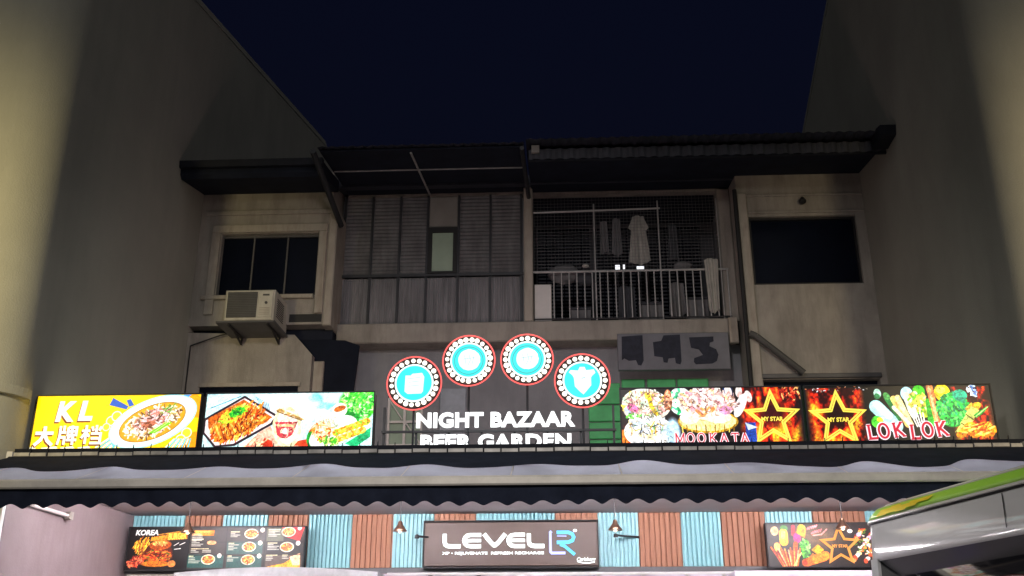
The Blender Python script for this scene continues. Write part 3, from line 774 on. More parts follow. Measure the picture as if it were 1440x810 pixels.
for x in (-4.9, -2.7, -.5, 1.7, 4.0):
    MB().tube([(x, 10.3, 3.55), (x + .5, 9.8, 3.30), (x, 9.26, 3.14)], .022, 6).build('folding_arm', 'steel_dark', aw)
# tube lamps fixed to the canopy ceiling behind the valance
tube_on = glow('tube_lit', (1.0, .93, .98), 540.0)
for k, x in enumerate((-4.6, -2.0, .6, 3.2)):
    t = thing('tube_lamp', 'lit tube lamp on the canopy ceiling ' + ('nearest the pink left wall', 'before the left pendant', 'before the brown sign', 'before the right menu board')[k], 'lamp', (x, 11.4, 3.4), 'tube lamps on the canopy ceiling')
    MB().box(x - .62, x + .62, 11.36, 11.44, 3.43, 3.463).build('batten', 'white_paint', t)
    MB().bar((x - .60, 11.4, 3.414), (x + .60, 11.4, 3.414), .014, 8).build('tube', tube_on, t)

# ================================================================== light boxes on the canopy
P = print_mat('backlit_print', 1.22)
W_ = (1, 1, 1)
def lightbox(label, x0, x1, art, zb=3.74, zt=4.38, y=10.60):
    t = thing('lightbox_sign', label, 'sign', ((x0 + x1) / 2, y + .08, 3.62), 'backlit food signs standing on the canopy')
    mb = MB(); mb.box(x0, x1, y + .012, y + .16, zb, zt); mb.build('cabinet', 'lightbox_metal', t)
    MB().box(x0 + .04, x1 - .04, y + .162, y + .170, zb + .04, zt - .04).build('back_fill_panel', 'lightbox_back_fill', t)
    fr = MB(); e = .014
    fr.box(x0 - e, x1 + e, y - .012, y + .03, zt, zt + e); fr.box(x0 - e, x1 + e, y - .012, y + .03, zb - e, zb)
    fr.box(x0 - e, x0, y - .012, y + .03, zb, zt); fr.box(x1, x1 + e, y - .012, y + .03, zb, zt); fr.build('frame', 'lightbox_metal', t)
    for x in (x0 + .2, x1 - .2): MB().box(x - .02, x + .02, y + .05, y + .12, 3.622, zb - e).build('foot', 'steel_dark', t)
    art.build('print', x0, x1, y, zb, zt, P, t)
    return t
def to_box(px, py, sx0, sx1, sy0, sy1, asp):
    return ((px - sx0) / (sx1 - sx0) * asp, 1 - (py - sy0) / (sy1 - sy0))

# ---- yellow noodle sign
A = Art(2.9, 150, (1.0, .82, .03)); a = A.asp
n_ = A.noise(5, 5, 3)[..., None]; A.C = A.C * (.97 + .05 * n_)
def c1(px, py): return to_box(px, py, 125, 1415, 90, 520, a)
for px, py, r in ((1360, 150, 60), (1400, 220, 50), (1340, 450, 55), (1385, 480, 45), (1400, 420, 50)):
    u, v = c1(px, py); A.ell(u, v, r / 440, r / 440, 0, (1, .62, .05))
for px, py, r in ((730, 285, 38), (770, 250, 40), (700, 330, 30), (1330, 380, 40), (1290, 430, 40), (750, 440, 35)):
    u, v = c1(px, py); A.ell(u, v, r / 440, r / 440, 0, (.9, .98, .95)); A.ell(u, v, r / 540, r / 540, 0, (1, .88, .2))
for k in range(7):
    p = c1(640 + k * 22, 480 + k * 6); q_ = c1(760 + k * 8, 395 + k * 12); A.seg(p, q_, .012, (.25, .72, .85) if k % 2 else (.9, 1, 1))
for k in range(8):
    p = c1(1170 + k * 26, 500); q_ = c1(1240 + k * 18, 425); A.seg(p, q_, .012, (.3, .8, .88) if k % 2 else (.92, 1, 1))
A.poly([c1(700, 165), c1(722, 110), c1(850, 175), c1(840, 200)], (.10, .32, .72)); A.poly([c1(830, 130), c1(862, 120), c1(895, 168), c1(858, 180)], (.10, .34, .74))
A.poly([c1(1275, 92), c1(1340, 92), c1(1285, 130), c1(1270, 118)], (.25, .55, .9))
A.poly([c1(735, 395), c1(770, 290), c1(780, 480), c1(790, 520)], (.3, .8, .9))
u, v = c1(1058, 292); A.ell(u, v, .785, .405, 21, (.55, .85, .9)); A.ell(u, v, .77, .39, 21, (.84, .985, 1.0))
u, v = c1(1055, 296); A.ell(u, v, .595, .30, 21, (.62, .40, .08)); A.ell(u, v, .58, .285, 21, (.86, .62, .10))
A.scatter(420, (u, v, .50, .235, 21), .045, .010, [(1, .97, .85), (.98, .9, .9), (.95, .8, .78), (.85, .6, .3), (.5, .35, .2), (1, 1, .95), (.75, .68, .35), (.35, .22, .15)], 11)
A.scatter(120, (u - .02, v + .05, .30, .15, 21), .05, .010, [(.93, .75, .78), (1, .9, .92), (.75, .45, .42), (.35, .2, .2)], 12, 30, 60)
u2, v2 = c1(1030, 312); A.ell(u2, v2, .12, .055, 15, (.66, .33, .24)); A.scatter(30, (u2, v2, .11, .05, 15), .03, .008, [(.8, .45, .35), (.4, .18, .12)], 5, 20, 30)
for dx in (0, 16, 34): A.seg(c1(1045 + dx, 378), c1(1165 + dx, 302), .012, (.42, .86, .10))
A.seg(c1(1075, 372), c1(1190, 290), .007, (.8, 1, .5)); A.scatter(16, (*c1(1170, 195), .15, .06, 20), .03, .009, [(.3, .6, .2), (.5, .7, .3)], 9, 20, 40)
for x0, x1 in ((92, 180), (215, 350), (365, 480), (500, 605)):
    A.poly([c1(x0, 480), c1(x1 - 20, 470), c1(x1, 492), c1(x0, 500)], (1, .98, .88))
A.grain(.16, 201)
ls1 = lightbox('yellow backlit sign with KL lettering and a bowl of noodles', -5.83, -3.975, A)
lw = glow('letter_cream', (1.0, .97, .86), 1.2); lsh = glow('letter_shadow', (.33, .10, .03), .7)
def s1(px, py): u, v = c1(px, py); return (-5.83 + u / a * 1.855, 3.74 + v * .64)
def sbox(x0, y0, x1, y1): p, q_ = s1(x0, y1), s1(x1, y0); return (p[0], q_[0], p[1], q_[1])
bK = sbox(292, 132, 440, 288); bL = sbox(470, 130, 582, 282)
for b_, ch in ((bK, 'K'), (bL, 'L')):
    text_parts(ch, (b_[0] - .014, b_[1] - .014, b_[2] - .018, b_[3] - .018), 10.597, .003, lsh, ls1, 'letter_shadow', .05, shear=.12)
    text_parts(ch, b_, 10.592, .004, lw, ls1, 'letter', .045, shear=.12)
HAN = [(sbox(150, 322, 300, 464), [[(.03, .64), (.97, .64)], [(.5, 1), (.5, .64), (.34, .28), (.04, 0)], [(.52, .6), (.68, .26), (.97, 0)]]),
       (sbox(332, 318, 482, 460), [[(.1, .98), (.1, .4), (.02, 0)], [(.1, .64), (.42, .64)], [(.3, 1), (.3, .66)], [(.12, .38), (.36, .38), (.36, 0)],
                                   [(.52, .9), (.95, .9), (.95, .5), (.52, .5), (.52, .9)], [(.52, .7), (.95, .7)], [(.72, 1), (.72, .48), (.52, .34)], [(.46, .24), (1, .24)], [(.80, .42), (.80, -.02)]]),
       (sbox(515, 316, 674, 456), [[(.02, .70), (.42, .70)], [(.22, 1), (.22, 0)], [(.2, .62), (.02, .3)], [(.24, .6), (.4, .38)], [(.72, 1), (.72, .62)], [(.5, .92), (.58, .7)], [(.96, .92), (.86, .7)],
                                   [(.48, .55), (.95, .55), (.95, .04), (.46, .04)], [(.5, .29), (.95, .29)]])]
for hb, st_ in HAN:
    for m_, nm, dx, dz, y_, w_ in ((lsh, 'letter_shadow', -.012, -.014, 10.596, .034), (lw, 'letter', 0, 0, 10.590, .027)):
        mb = MB()
        for j, sg in enumerate(st_):
            mb.ribbon([(hb[0] + x * (hb[1] - hb[0]) + dx, hb[2] + z * (hb[3] - hb[2]) + dz) for x, z in sg], w_ if len(st_) > 4 else w_ * 1.35, y_ - .0002 * j, y_ + .002 + .0001 * j)
        mb.build(nm, m_, ls1)

# ---- fried food sign on pale blue
A = Art(2.92, 150, (.80, .97, 1.0)); a = A.asp
def c1(px, py): return to_box(px, py, 35, 1360, 80, 520, a)
A.C = A.C * (1 - .25 * np.clip(A.noise(4, 3, 5) - .45, 0, 1))[..., None] + .25 * np.clip(A.noise(4, 3, 5) - .45, 0, 1)[..., None]
u, v = c1(900, 130); A.ell(u, v, .12, .10, 0, (.35, .85, .88), .05); A.poly([c1(900, 140), c1(1060, 170), c1(1000, 210), c1(890, 200)], (.45, .88, .9), .03)
u, v = c1(700, 190); A.ell(u, v, .5, .22, 0, (1, .99, .96), .2)
for k in range(9): A.seg(c1(75 + k * 26, 190 - k * 10), c1(95 + k * 26, 180 - k * 10), .008, (.25, .5, .6))
for k in range(7): A.seg(c1(430 + k * 16, 110 + k * 8), c1(455 + k * 14, 160 + k * 8), .007, (.3, .6, .75))
A.poly([c1(350, 500), c1(470, 380), c1(560, 330), c1(640, 470), c1(900, 440), c1(880, 520)], (.95, .72, .62)); 
A.poly([c1(490, 480), c1(520, 420), c1(580, 445), c1(600, 500)], (.88, .22, .12)); A.poly([c1(745, 480), c1(750, 450), c1(860, 432), c1(870, 492)], (.90, .25, .12))
A.scatter(26, (*c1(440, 470), .22, .08, 20), .05, .014, [(1, .93, .72), (.95, .55, .45), (1, .8, .6)], 31, 30, 30)
tray = [c1(30, 270), c1(335, 95), c1(610, 250), c1(575, 320), c1(290, 480), c1(130, 490), c1(25, 380)]
A.poly(tray, (.16, .10, .14)); tr = [c1(45, 285), c1(335, 115), c1(590, 260), c1(555, 310), c1(280, 462), c1(140, 475), c1(45, 375)]
A.poly(tr, (.98, .90, .90))
fd = [c1(60, 270), c1(330, 125), c1(570, 265), c1(500, 310), c1(230, 440), c1(140, 450), c1(70, 340)]
A.poly(fd, (.88, .40, .10))
A.scatter(420, (*c1(300, 300), .50, .26, 28), .05, .012, [(.95, .5, .12), (.85, .33, .08), (1, .68, .25), (.75, .24, .06), (1, .8, .45), (.6, .18, .05)], 32, 75, 30)
for k in range(7):
    p = c1(140 + k * 58, 330 - k * 6); q_ = c1(185 + k * 56, 430 - k * 26); A.seg(p, q_, .055, (.93, .48, .10)); A.seg((p[0] - .02, p[1]), (q_[0] - .02, q_[1] + .02), .018, (1, .74, .32)); A.seg((p[0] + .05, p[1]), (q_[0] + .05, q_[1]), .009, (.5, .15, .04))
A.scatter(90, (*c1(260, 240), .26, .10, 30), .03, .012, [(.95, .85, .25), (.6, .85, .15), (.98, .75, .2)], 33)
A.scatter(60, (*c1(285, 222), .13, .06, 20), .025, .012, [(.15, .75, .15), (.35, .88, .2), (.1, .6, .2)], 34)
# plain cream roundel
u, v = c1(690, 340); A.ell(u, v, .25, .36, 8, (1, .95, .72)); A.ell(u, v, .19, .29, 8, (1, .97, .92))
u, v = c1(675, 285); A.ell(u, v, .15, .10, 0, (1, .98, .93)); A.scatter(50, (u, v, .13, .08, 0), .02, .008, [(.93, .9, .82), (1, 1, .96), (.85, .8, .7)], 43)
A.poly([c1(592, 300), c1(770, 300), c1(735, 400), c1(700, 425), c1(650, 425), c1(615, 400)], (.84, .24, .28)); A.poly([c1(610, 320), c1(752, 320), c1(745, 338), c1(616, 338)], (1, .88, .6)); A.ell(*c1(680, 375), .06, .045, 0, (1, .93, .9))
A.poly([c1(590, 215), c1(620, 195), c1(830, 285), c1(790, 292)], (.80, .62, .34)); A.seg(c1(600, 222), c1(800, 292), .008, (.45, .32, .2))
# leaf plate with skewers
A.ell(*c1(1240, 160), .34, .30, 0, (.35, .88, .30), .05); A.scatter(260, (*c1(1250, 165), .32, .28, 0), .035, .012, [(.25, .85, .15), (.15, .72, .2), (.6, .95, .4), (.8, 1, .7), (.1, .6, .15)], 35)
A.ell(*c1(1050, 370), .48, .28, 28, (.10, .58, .18)); A.ell(*c1(1055, 385), .44, .24, 28, (.96, .98, .93))
A.poly([c1(1150, 470), c1(1345, 350), c1(1345, 420), c1(1230, 500)], (.1, .66, .4))
A.ell(*c1(990, 280), .17, .13, 0, (1, 1, .98)); A.ell(*c1(1095, 215), .13, .12, 20, (1, .98, .92)); A.ell(*c1(1095, 205), .105, .05, 18, (.86, .42, .14))
A.scatter(70, (*c1(960, 370), .20, .13, 0), .045, .012, [(1, .65, .2), (.95, .45, .15), (1, .9, .6), (.85, .3, .1), (1, .8, .7)], 36)
for k in range(7):
    u, v = c1(1080 + k * 38, 385 - k * 13); A.ell(u, v, .075, .06, 30, (1, .72, .15)); A.scatter(9, (u, v, .05, .04, 0), .02, .010, [(1, .85, .35), (.85, .45, .08), (.5, .75, .2)], 40 + k)
for k in range(6):
    u, v = c1(1090 + k * 38, 440 - k * 14); A.ell(u, v, .07, .055, 30, (.98, .80, .18)); A.scatter(8, (u, v, .05, .04, 0), .02, .010, [(1, .92, .5), (.9, .55, .1)], 50 + k)
A.scatter(50, (*c1(1020, 450), .16, .06, -10), .03, .012, [(.3, .8, .15), (.7, .92, .25), (.95, .95, .6), (.15, .55, .15)], 37)
A.scatter(60, (*c1(680, 330), .20, .26, 8), .02, .006, [(.95, .82, .6), (.9, .6, .5), (1, .9, .8)], 38)
A.scatter(70, (*c1(1000, 330), .20, .2, 0), .025, .006, [(.75, .8, .7), (.55, .6, .45), (.85, .7, .5)], 39)
A.scatter(60, (*c1(330, 330), .42, .2, 28), .025, .007, [(.35, .1, .03), (.45, .15, .05)], 42, 75, 40)
A.grain(.7, 205)
lightbox('pale blue backlit sign with fried food and skewers beside the yellow sign', -3.905, -2.04, A)

# ---- star helper
def star_pts(cx, cz, r, ri, rot=90):
    return [(cx + (r if k % 2 == 0 else ri) * math.cos(R(rot + 36 * k)), cz + (r if k % 2 == 0 else ri) * math.sin(R(rot + 36 * k))) for k in range(10)]
neon_y = glow('neon_yellow', (1.0, .80, .10), 1.1); neon_yd = glow('neon_gold', (1.0, .55, .04), .8)
let_red = glow('letter_red', (.72, .03, .06), .9); let_pink = glow('letter_pink_white', (1.0, .86, .92), 1.15)
def star_on(t, cx, cz, sc):
    y = 10.590
    for rr, w_, m_ in ((1.0, .020, neon_y), (.80, .014, neon_y)):
        pts = [(cx + (x - cx) * sc[0], cz + (z - cz) * sc[1]) for x, z in star_pts(cx, cz, .30 * rr, .135 * rr)]
        MB().ribbon(pts, w_, y - .006, y + .004, True).build('star_outline', m_, t)
    text_parts('MY STAR', (cx - .115, cx + .115, cz - .025, cz + .022), y, .006, neon_y, t, 'lettering', .03, split=False)
# serif capitals from strokes
SER = {'L': ([[(0, 0), (0, 1)], [(0, .04), (.55, .04)]], [(-.14, .16, 1), (-.14, .2, 0), (.55, .55, .1)]),
       'O': None,
       'K': ([[(0, 0), (0, 1)], [(.02, .42), (.55, 1)], [(.16, .55), (.60, 0)]], [(-.14, .14, 1), (-.14, .14, 0), (.42, .70, 1), (.46, .74, 0)]),
       'M': ([[(0, 0), (0, 1)], [(0, 1), (.40, .12)], [(.40, .12), (.80, 1)], [(.80, 0), (.80, 1)]], [(-.13, .1, 1), (-.13, .13, 0), (.67, .93, 0), (.7, .93, 1)]),
       'A': ([[(0, 0), (.34, 1)], [(.34, 1), (.70, 0)], [(.14, .34), (.56, .34)]], [(-.12, .14, 0), (.56, .84, 0)]),
       'T': ([[(.34, 0), (.34, 1)], [(-.02, .96), (.70, .96)]], [(.2, .48, 0), (-.02, -.02, .85), (.70, .70, .85)])}
def serif_letter(ch, x, z, w_, h, sw, y, m_, parent, rot=0.0, name='letter'):
    mb = MB(); c, s_ = math.cos(rot), math.sin(rot)
    def T(p):
        a_, b_ = p[0] * w_ / .8, p[1] * h
        return (x + a_ * c - b_ * s_, z + a_ * s_ + b_ * c)
    yy = y
    if ch == 'O':
        ro = [T((.38 + .36 * math.cos(t), .5 + .5 * math.sin(t))) for t in np.linspace(0, 2 * math.pi, 25)[:-1]]
        mb.ribbon(ro, sw * .9, y, y + .004, True)
    else:
        st, se = SER[ch]
        for k, sg in enumerate(st): mb.ribbon([T(p) for p in sg], sw * (1.0 if k != 2 or ch != 'A' else .6), y - .0002 * k, y + .004 + .0002 * k)
        for k, (a_, b_, zz) in enumerate(se):
            if a_ == b_: mb.ribbon([T((a_, zz - .1)), T((a_, zz + .12))], sw * .5, y - .0012 - .0002 * k, y + .005)
            else: mb.ribbon([T((a_, zz)), T((b_, zz))], sw * .55, y - .0012 - .0002 * k, y + .005)
    return mb.build(name, m_, parent)

# ---- steamboat sign
A = Art(3.0, 150, (.07, .035, .045)); a = A.asp
def c1(px, py): return to_box(px, py, 40, 1415, 85, 510, a)
A.C += .05 * (A.noise(9, 9, 8)[..., None] - .4)
A.fire(1.95, 3.0, 0, 1.05, 60); A.fire(0, .35, 0, .75, 64); A.ell(*c1(1200, 270), .22, .2, 0, (.22, .02, .03), .15)
A.scatter(70, (*c1(1350, 120), .2, .16, 0), .02, .012, [(.9, .35, .2), (.6, .1, .05), (1, .7, .4), (.2, .05, .05)], 61)
A.poly([c1(830, 85), c1(900, 85), c1(900, 150), c1(830, 150)], (.10, .22, .45), .03); A.rect(*[c1(980, 340)[0], c1(1060, 340)[0]], c1(0, 480)[1], c1(0, 340)[1], (.12, .25, .62)); A.rect(0, .10, 0, .3, (.95, .5, .1))
A.poly([c1(980, 340), c1(1070, 375), c1(1000, 395)], (.85, .93, 1))
A.ell(*c1(240, 215), .42, .30, -12, (.93, .95, .92)); A.ell(*c1(250, 260), .43, .22, 10, (.10, .07, .08)); A.ell(*c1(240, 225), .40, .24, 5, (.92, .88, .82))
A.scatter(230, (*c1(230, 195), .36, .20, 0), .05, .020, [(1, .98, .95), (.95, .72, .68), (.9, .6, .6), (1, .86, .75), (.8, .92, .8), (.98, .85, .3), (.98, .97, .9)], 62)
A.line([c1(255, 130), c1(275, 215), c1(310, 270)], .035, (1, .82, .12)); A.ell(*c1(110, 245), .10, .08, -40, (.72, .78, .92)); A.ell(*c1(130, 225), .10, .07, -30, (.92, .45, .65))
A.scatter(60, (*c1(180, 300), .22, .07, -10), .03, .014, [(.3, .85, .2), (.5, .95, .35), (.15, .6, .2), (1, 1, .9)], 63)
A.ell(*c1(250, 400), .42, .27, 0, (1, 1, .99)); A.scatter(80, (*c1(250, 370), .38, .18, 0), .06, .018, [(1, 1, 1), (.95, .97, .98), (1, .92, .7), (.85, .95, 1)], 65)
A.scatter(24, (*c1(230, 370), .32, .10, 0), .06, .008, [(.2, .2, .25), (.9, .6, .1), (.3, .6, .3), (1, .8, .2)], 66)
A.ell(*c1(430, 400), .12, .22, 0, (.72, .88, .98), .05)
A.ell(*c1(500, 180), .20, .24, 0, (.92, .97, .95)); A.scatter(50, (*c1(500, 190), .17, .2, 0), .04, .018, [(.3, .8, .55), (.9, 1, .97), (.15, .65, .4), (1, 1, 1)], 67)
A.ell(*c1(405, 170), .07, .18, 0, (.75, .45, .3)); A.scatter(20, (*c1(405, 175), .06, .16, 0), .03, .014, [(.5, .25, .15), (.95, .7, .55)], 68)
A.ell(*c1(700, 330), .50, .20, 0, (.80, .58, .10)); A.ell(*c1(700, 330), .47, .16, 0, (1, .93, .6))
for k in range(12): A.seg(c1(500 + k * 36, 355), c1(505 + k * 35, 405), .010, (.55, .38, .05) if k % 2 else (1, .9, .4))
A.ell(*c1(700, 215), .46, .24, 0, (.98, .92, .88))
A.scatter(300, (*c1(700, 190), .46, .20, 0), .05, .022, [(1, 1, .98), (1, .9, .85), (.96, .78, .75), (.95, .65, .7), (1, .96, .9), (.98, .84, .6), (.95, .8, .85)], 69)
for px, py in ((620, 110), (700, 100), (790, 115), (870, 110), (950, 115), (1020, 150)):
    u, v = c1(px, py); A.ell(u, v, .055, .10, 15 - px % 30, (.99, .95, .93)); A.ell(u + .01, v - .05, .04, .05, 0, (.95, .75, .72))
A.line([c1(620, 250), c1(660, 285), c1(720, 280), c1(745, 235)], .030, (.93, .55, .28)); A.line([c1(655, 235), c1(690, 250), c1(715, 230)], .022, (.98, .7, .4))
A.ell(*c1(560, 305), .16, .10, 0, (1, .97, .85)); A.ell(*c1(780, 300), .22, .10, 0, (1, .97, .88)); A.ell(*c1(835, 250), .10, .08, 0, (.92, .6, .8)); A.ell(*c1(955, 215), .08, .22, -25, (.98, .97, .96))
A.scatter(150, (*c1(230, 200), .38, .24, 0), .022, .007, [(.5, .3, .25), (.3, .2, .2), (.6, .5, .4), (.4, .45, .3)], 301)
A.scatter(160, (*c1(720, 190), .5, .24, 0), .022, .007, [(.6, .4, .35), (.4, .22, .2), (.7, .55, .45), (.75, .6, .6)], 302)
A.scatter(70, (*c1(250, 400), .40, .24, 0), .03, .006, [(.6, .65, .7), (.75, .8, .82), (.45, .4, .35)], 303)
A.C *= .96; A.grain(.8, 209)
A.rect(c1(430, 0)[0], c1(1005, 0)[0], 0, .05, (.3, .35, .45))
ls3 = lightbox('backlit MOOKATA sign with white seafood platters and a yellow star', .665, 2.59, A)
def X3(px, py): u, v = c1(px, py); return (.665 + u / a * 1.925, 3.74 + v * .64)
cx, cz = X3(1187, 310); star_on(ls3, cx, cz - .01, (.98, 1.02))
xs = [440, 522, 604, 700, 778, 862, 934]
for i, (ch, px) in enumerate(zip('MOOKATA', xs)):
    p = X3(px, 487); serif_letter(ch, p[0] + .012, p[1] + .006, .082, .100, .030, 10.592, let_pink, ls3, 0, 'letter_outline'); serif_letter(ch, p[0] + .012, p[1] + .006, .082, .100, .013, 10.586, let_red, ls3)

# ---- skewer sign
A = Art(3.05, 150, (.055, .045, .04)); a = A.asp
def c1(px, py): return to_box(px, py, 40, 1400, 55, 470, a)
A.C += .05 * (A.noise(9, 9, 9)[..., None] - .4)
A.fire(0, .98, 0, .95, 70); A.fire(2.35, 3.05, 0, .95, 74); A.ell(*c1(250, 250), .2, .2, 0, (.12, .02, .02), .15)
A.scatter(26, (*c1(300, 75), .6, .06, 0), .012, .006, [(.9, .9, .95), (.6, .55, .5), (.9, .5, .3)], 71)
A.seg(c1(555, 205), c1(680, 340), .115, (.70, .93, .93)); A.seg(c1(560, 190), c1(640, 270), .06, (.86, 1, 1)); A.seg(c1(640, 140), c1(720, 290), .05, (.12, .45, .22)); A.ell(*c1(640, 130), .05, .07, 30, (.3, .6, .3))
A.ell(*c1(575, 110), .06, .08, 0, (.75, .93, .85)); A.ell(*c1(570, 130), .05, .05, 0, (.2, .5, .3))
A.seg(c1(690, 150), c1(770, 330), .055, (.95, .75, .42)); A.seg(c1(720, 140), c1(790, 330), .045, (1, .88, .6)); A.seg(c1(680, 210), c1(790, 340), .03, (1, .9, .85))
A.ell(*c1(790, 115), .10, .12, 0, (.72, .92, 1)); A.seg(c1(790, 130), c1(815, 240), .07, (.86, .90, .80)); A.ell(*c1(880, 100), .10, .11, 0, (.22, .75, .12)); A.seg(c1(890, 150), c1(900, 250), .08, (.75, .90, .2)); A.scatter(50, (*c1(870, 170), .16, .2, 0), .03, .014, [(.9, .95, .4), (.4, .8, .15), (.95, .8, .3), (1, 1, .8)], 72)
A.ell(*c1(820, 260), .06, .07, 20, (.95, .95, .85)); A.seg(c1(940, 170), c1(940, 330), .05, (.15, .62, .15))
A.seg(c1(962, 70), c1(990, 330), .055, (.94, .52, .28)); A.seg(c1(955, 65), c1(985, 300), .02, (1, .72, .5)); A.ell(*c1(1050, 110), .13, .15, 0, (1, .82, .08)); A.ell(*c1(1040, 90), .08, .06, 0, (1, .95, .4))
A.ell(*c1(1110, 230), .25, .30, -20, (.08, .58, .22)); A.scatter(230, (*c1(1110, 220), .26, .30, -25), .025, .015, [(.1, .7, .25), (.2, .85, .3), (.05, .45, .2), (.4, .9, .4), (.1, .6, .4)], 73)
A.ell(*c1(1175, 130), .12, .10, 0, (.15, .65, .5)); A.scatter(30, (*c1(1270, 100), .07, .10, 0), .03, .010, [(.8, .9, 1), (.3, .5, .8), (1, 1, 1)], 75)
A.ell(*c1(550, 310), .10, .10, 0, (.3, .85, .2)); A.ell(*c1(570, 295), .05, .04, 0, (.95, .85, .2))
for k in range(5): A.seg(c1(800 + k * 22, 250), c1(835 + k * 14, 345), .010, (1, 1, .96))
A.poly([c1(1195, 225), c1(1250, 180), c1(1290, 215), c1(1225, 255)], (.95, .78, .3)); A.ell(*c1(1270, 210), .12, .06, 20, (.95, .70, .15))
for k in range(3):
    A.poly([c1(1100 + k * 45, 385 - k * 60), c1(1155 + k * 45, 325 - k * 60), c1(1210 + k * 45, 355 - k * 60), c1(1155 + k * 45, 420 - k * 60)], (.80, .84, .42)); A.seg(c1(1110 + k * 45, 385 - k * 60), c1(1155 + k * 45, 420 - k * 60), .010, (.3, .2, .05))
A.poly([c1(1250, 270), c1(1370, 205), c1(1340, 245), c1(1270, 290)], (.12, .62, .2)); A.seg(c1(1265, 280), c1(1365, 212), .008, (.7, .95, .5))
for k in range(8): A.ell(*c1(1150 + k * 32, 400 - (k % 3) * 28), .10, .06, 15, (1, .55 + .05 * (k % 3), .08))
A.scatter(60, (*c1(1270, 370), .30, .10, 10), .05, .012, [(1, .75, .2), (.9, .4, .05), (.7, .25, .03), (1, .85, .4)], 76, 20, 40)
A.grain(.8, 213)
ls4 = lightbox('backlit LOK LOK sign with vegetables and a yellow star at the far right', 2.645, 4.60, A)
def X3(px, py): u, v = c1(px, py); return (2.645 + u / a * 1.955, 3.74 + v * .64)
cx, cz = X3(265, 285); star_on(ls4, cx, cz - .01, (1.0, 1.02))
for ch, px, py, rot in (('L', 482, 432, .06), ('O', 552, 426, .10), ('K', 672, 419, .12), ('L', 790, 434, .02), ('O', 868, 420, .06), ('K', 985, 416, .12)):
    p = X3(px, py); serif_letter(ch, p[0], p[1], .112, .150, .050, 10.592, let_pink, ls4, rot, 'letter_outline'); serif_letter(ch, p[0], p[1], .112, .150, .026, 10.586, let_red, ls4, rot)
# ================================================================== round neon signs and lettering
neon_r = glow('neon_red', (1.0, .13, .12), 1.25)
bulb_w = glow('bulb_warm', (1.0, .93, .80), 1.6)
teal_l = glow('teal_lit', (.02, .80, .76), 1.05)
white_l = glow('white_lit', (.93, 1.0, .99), 1.0)
ring_l = glow('ring_lit', (.80, 1.0, 1.0), 1.2)
faint = glow('faint_lit', (.50, .74, .80), .7)
dark_red = mat('dark_red', (.02, .005, .006), .6)
def poly_ell(cx, cz, rx, rz, n=28, wob=0.0, seed=0):
    q = random.Random(seed); return [(cx + rx * math.cos(t) * (1 + q.uniform(-wob, wob)), cz + rz * math.sin(t) * (1 + q.uniform(-wob, wob))) for t in np.linspace(0, 2 * math.pi, n + 1)[:-1]]
NY = 11.0
names = ['leftmost round teal neon sign with a square white character', 'upper left round teal neon sign with a round white character',
         'upper right round teal neon sign with a round white character', 'rightmost round teal neon sign with a shield-like white character']
bulb_proto = None
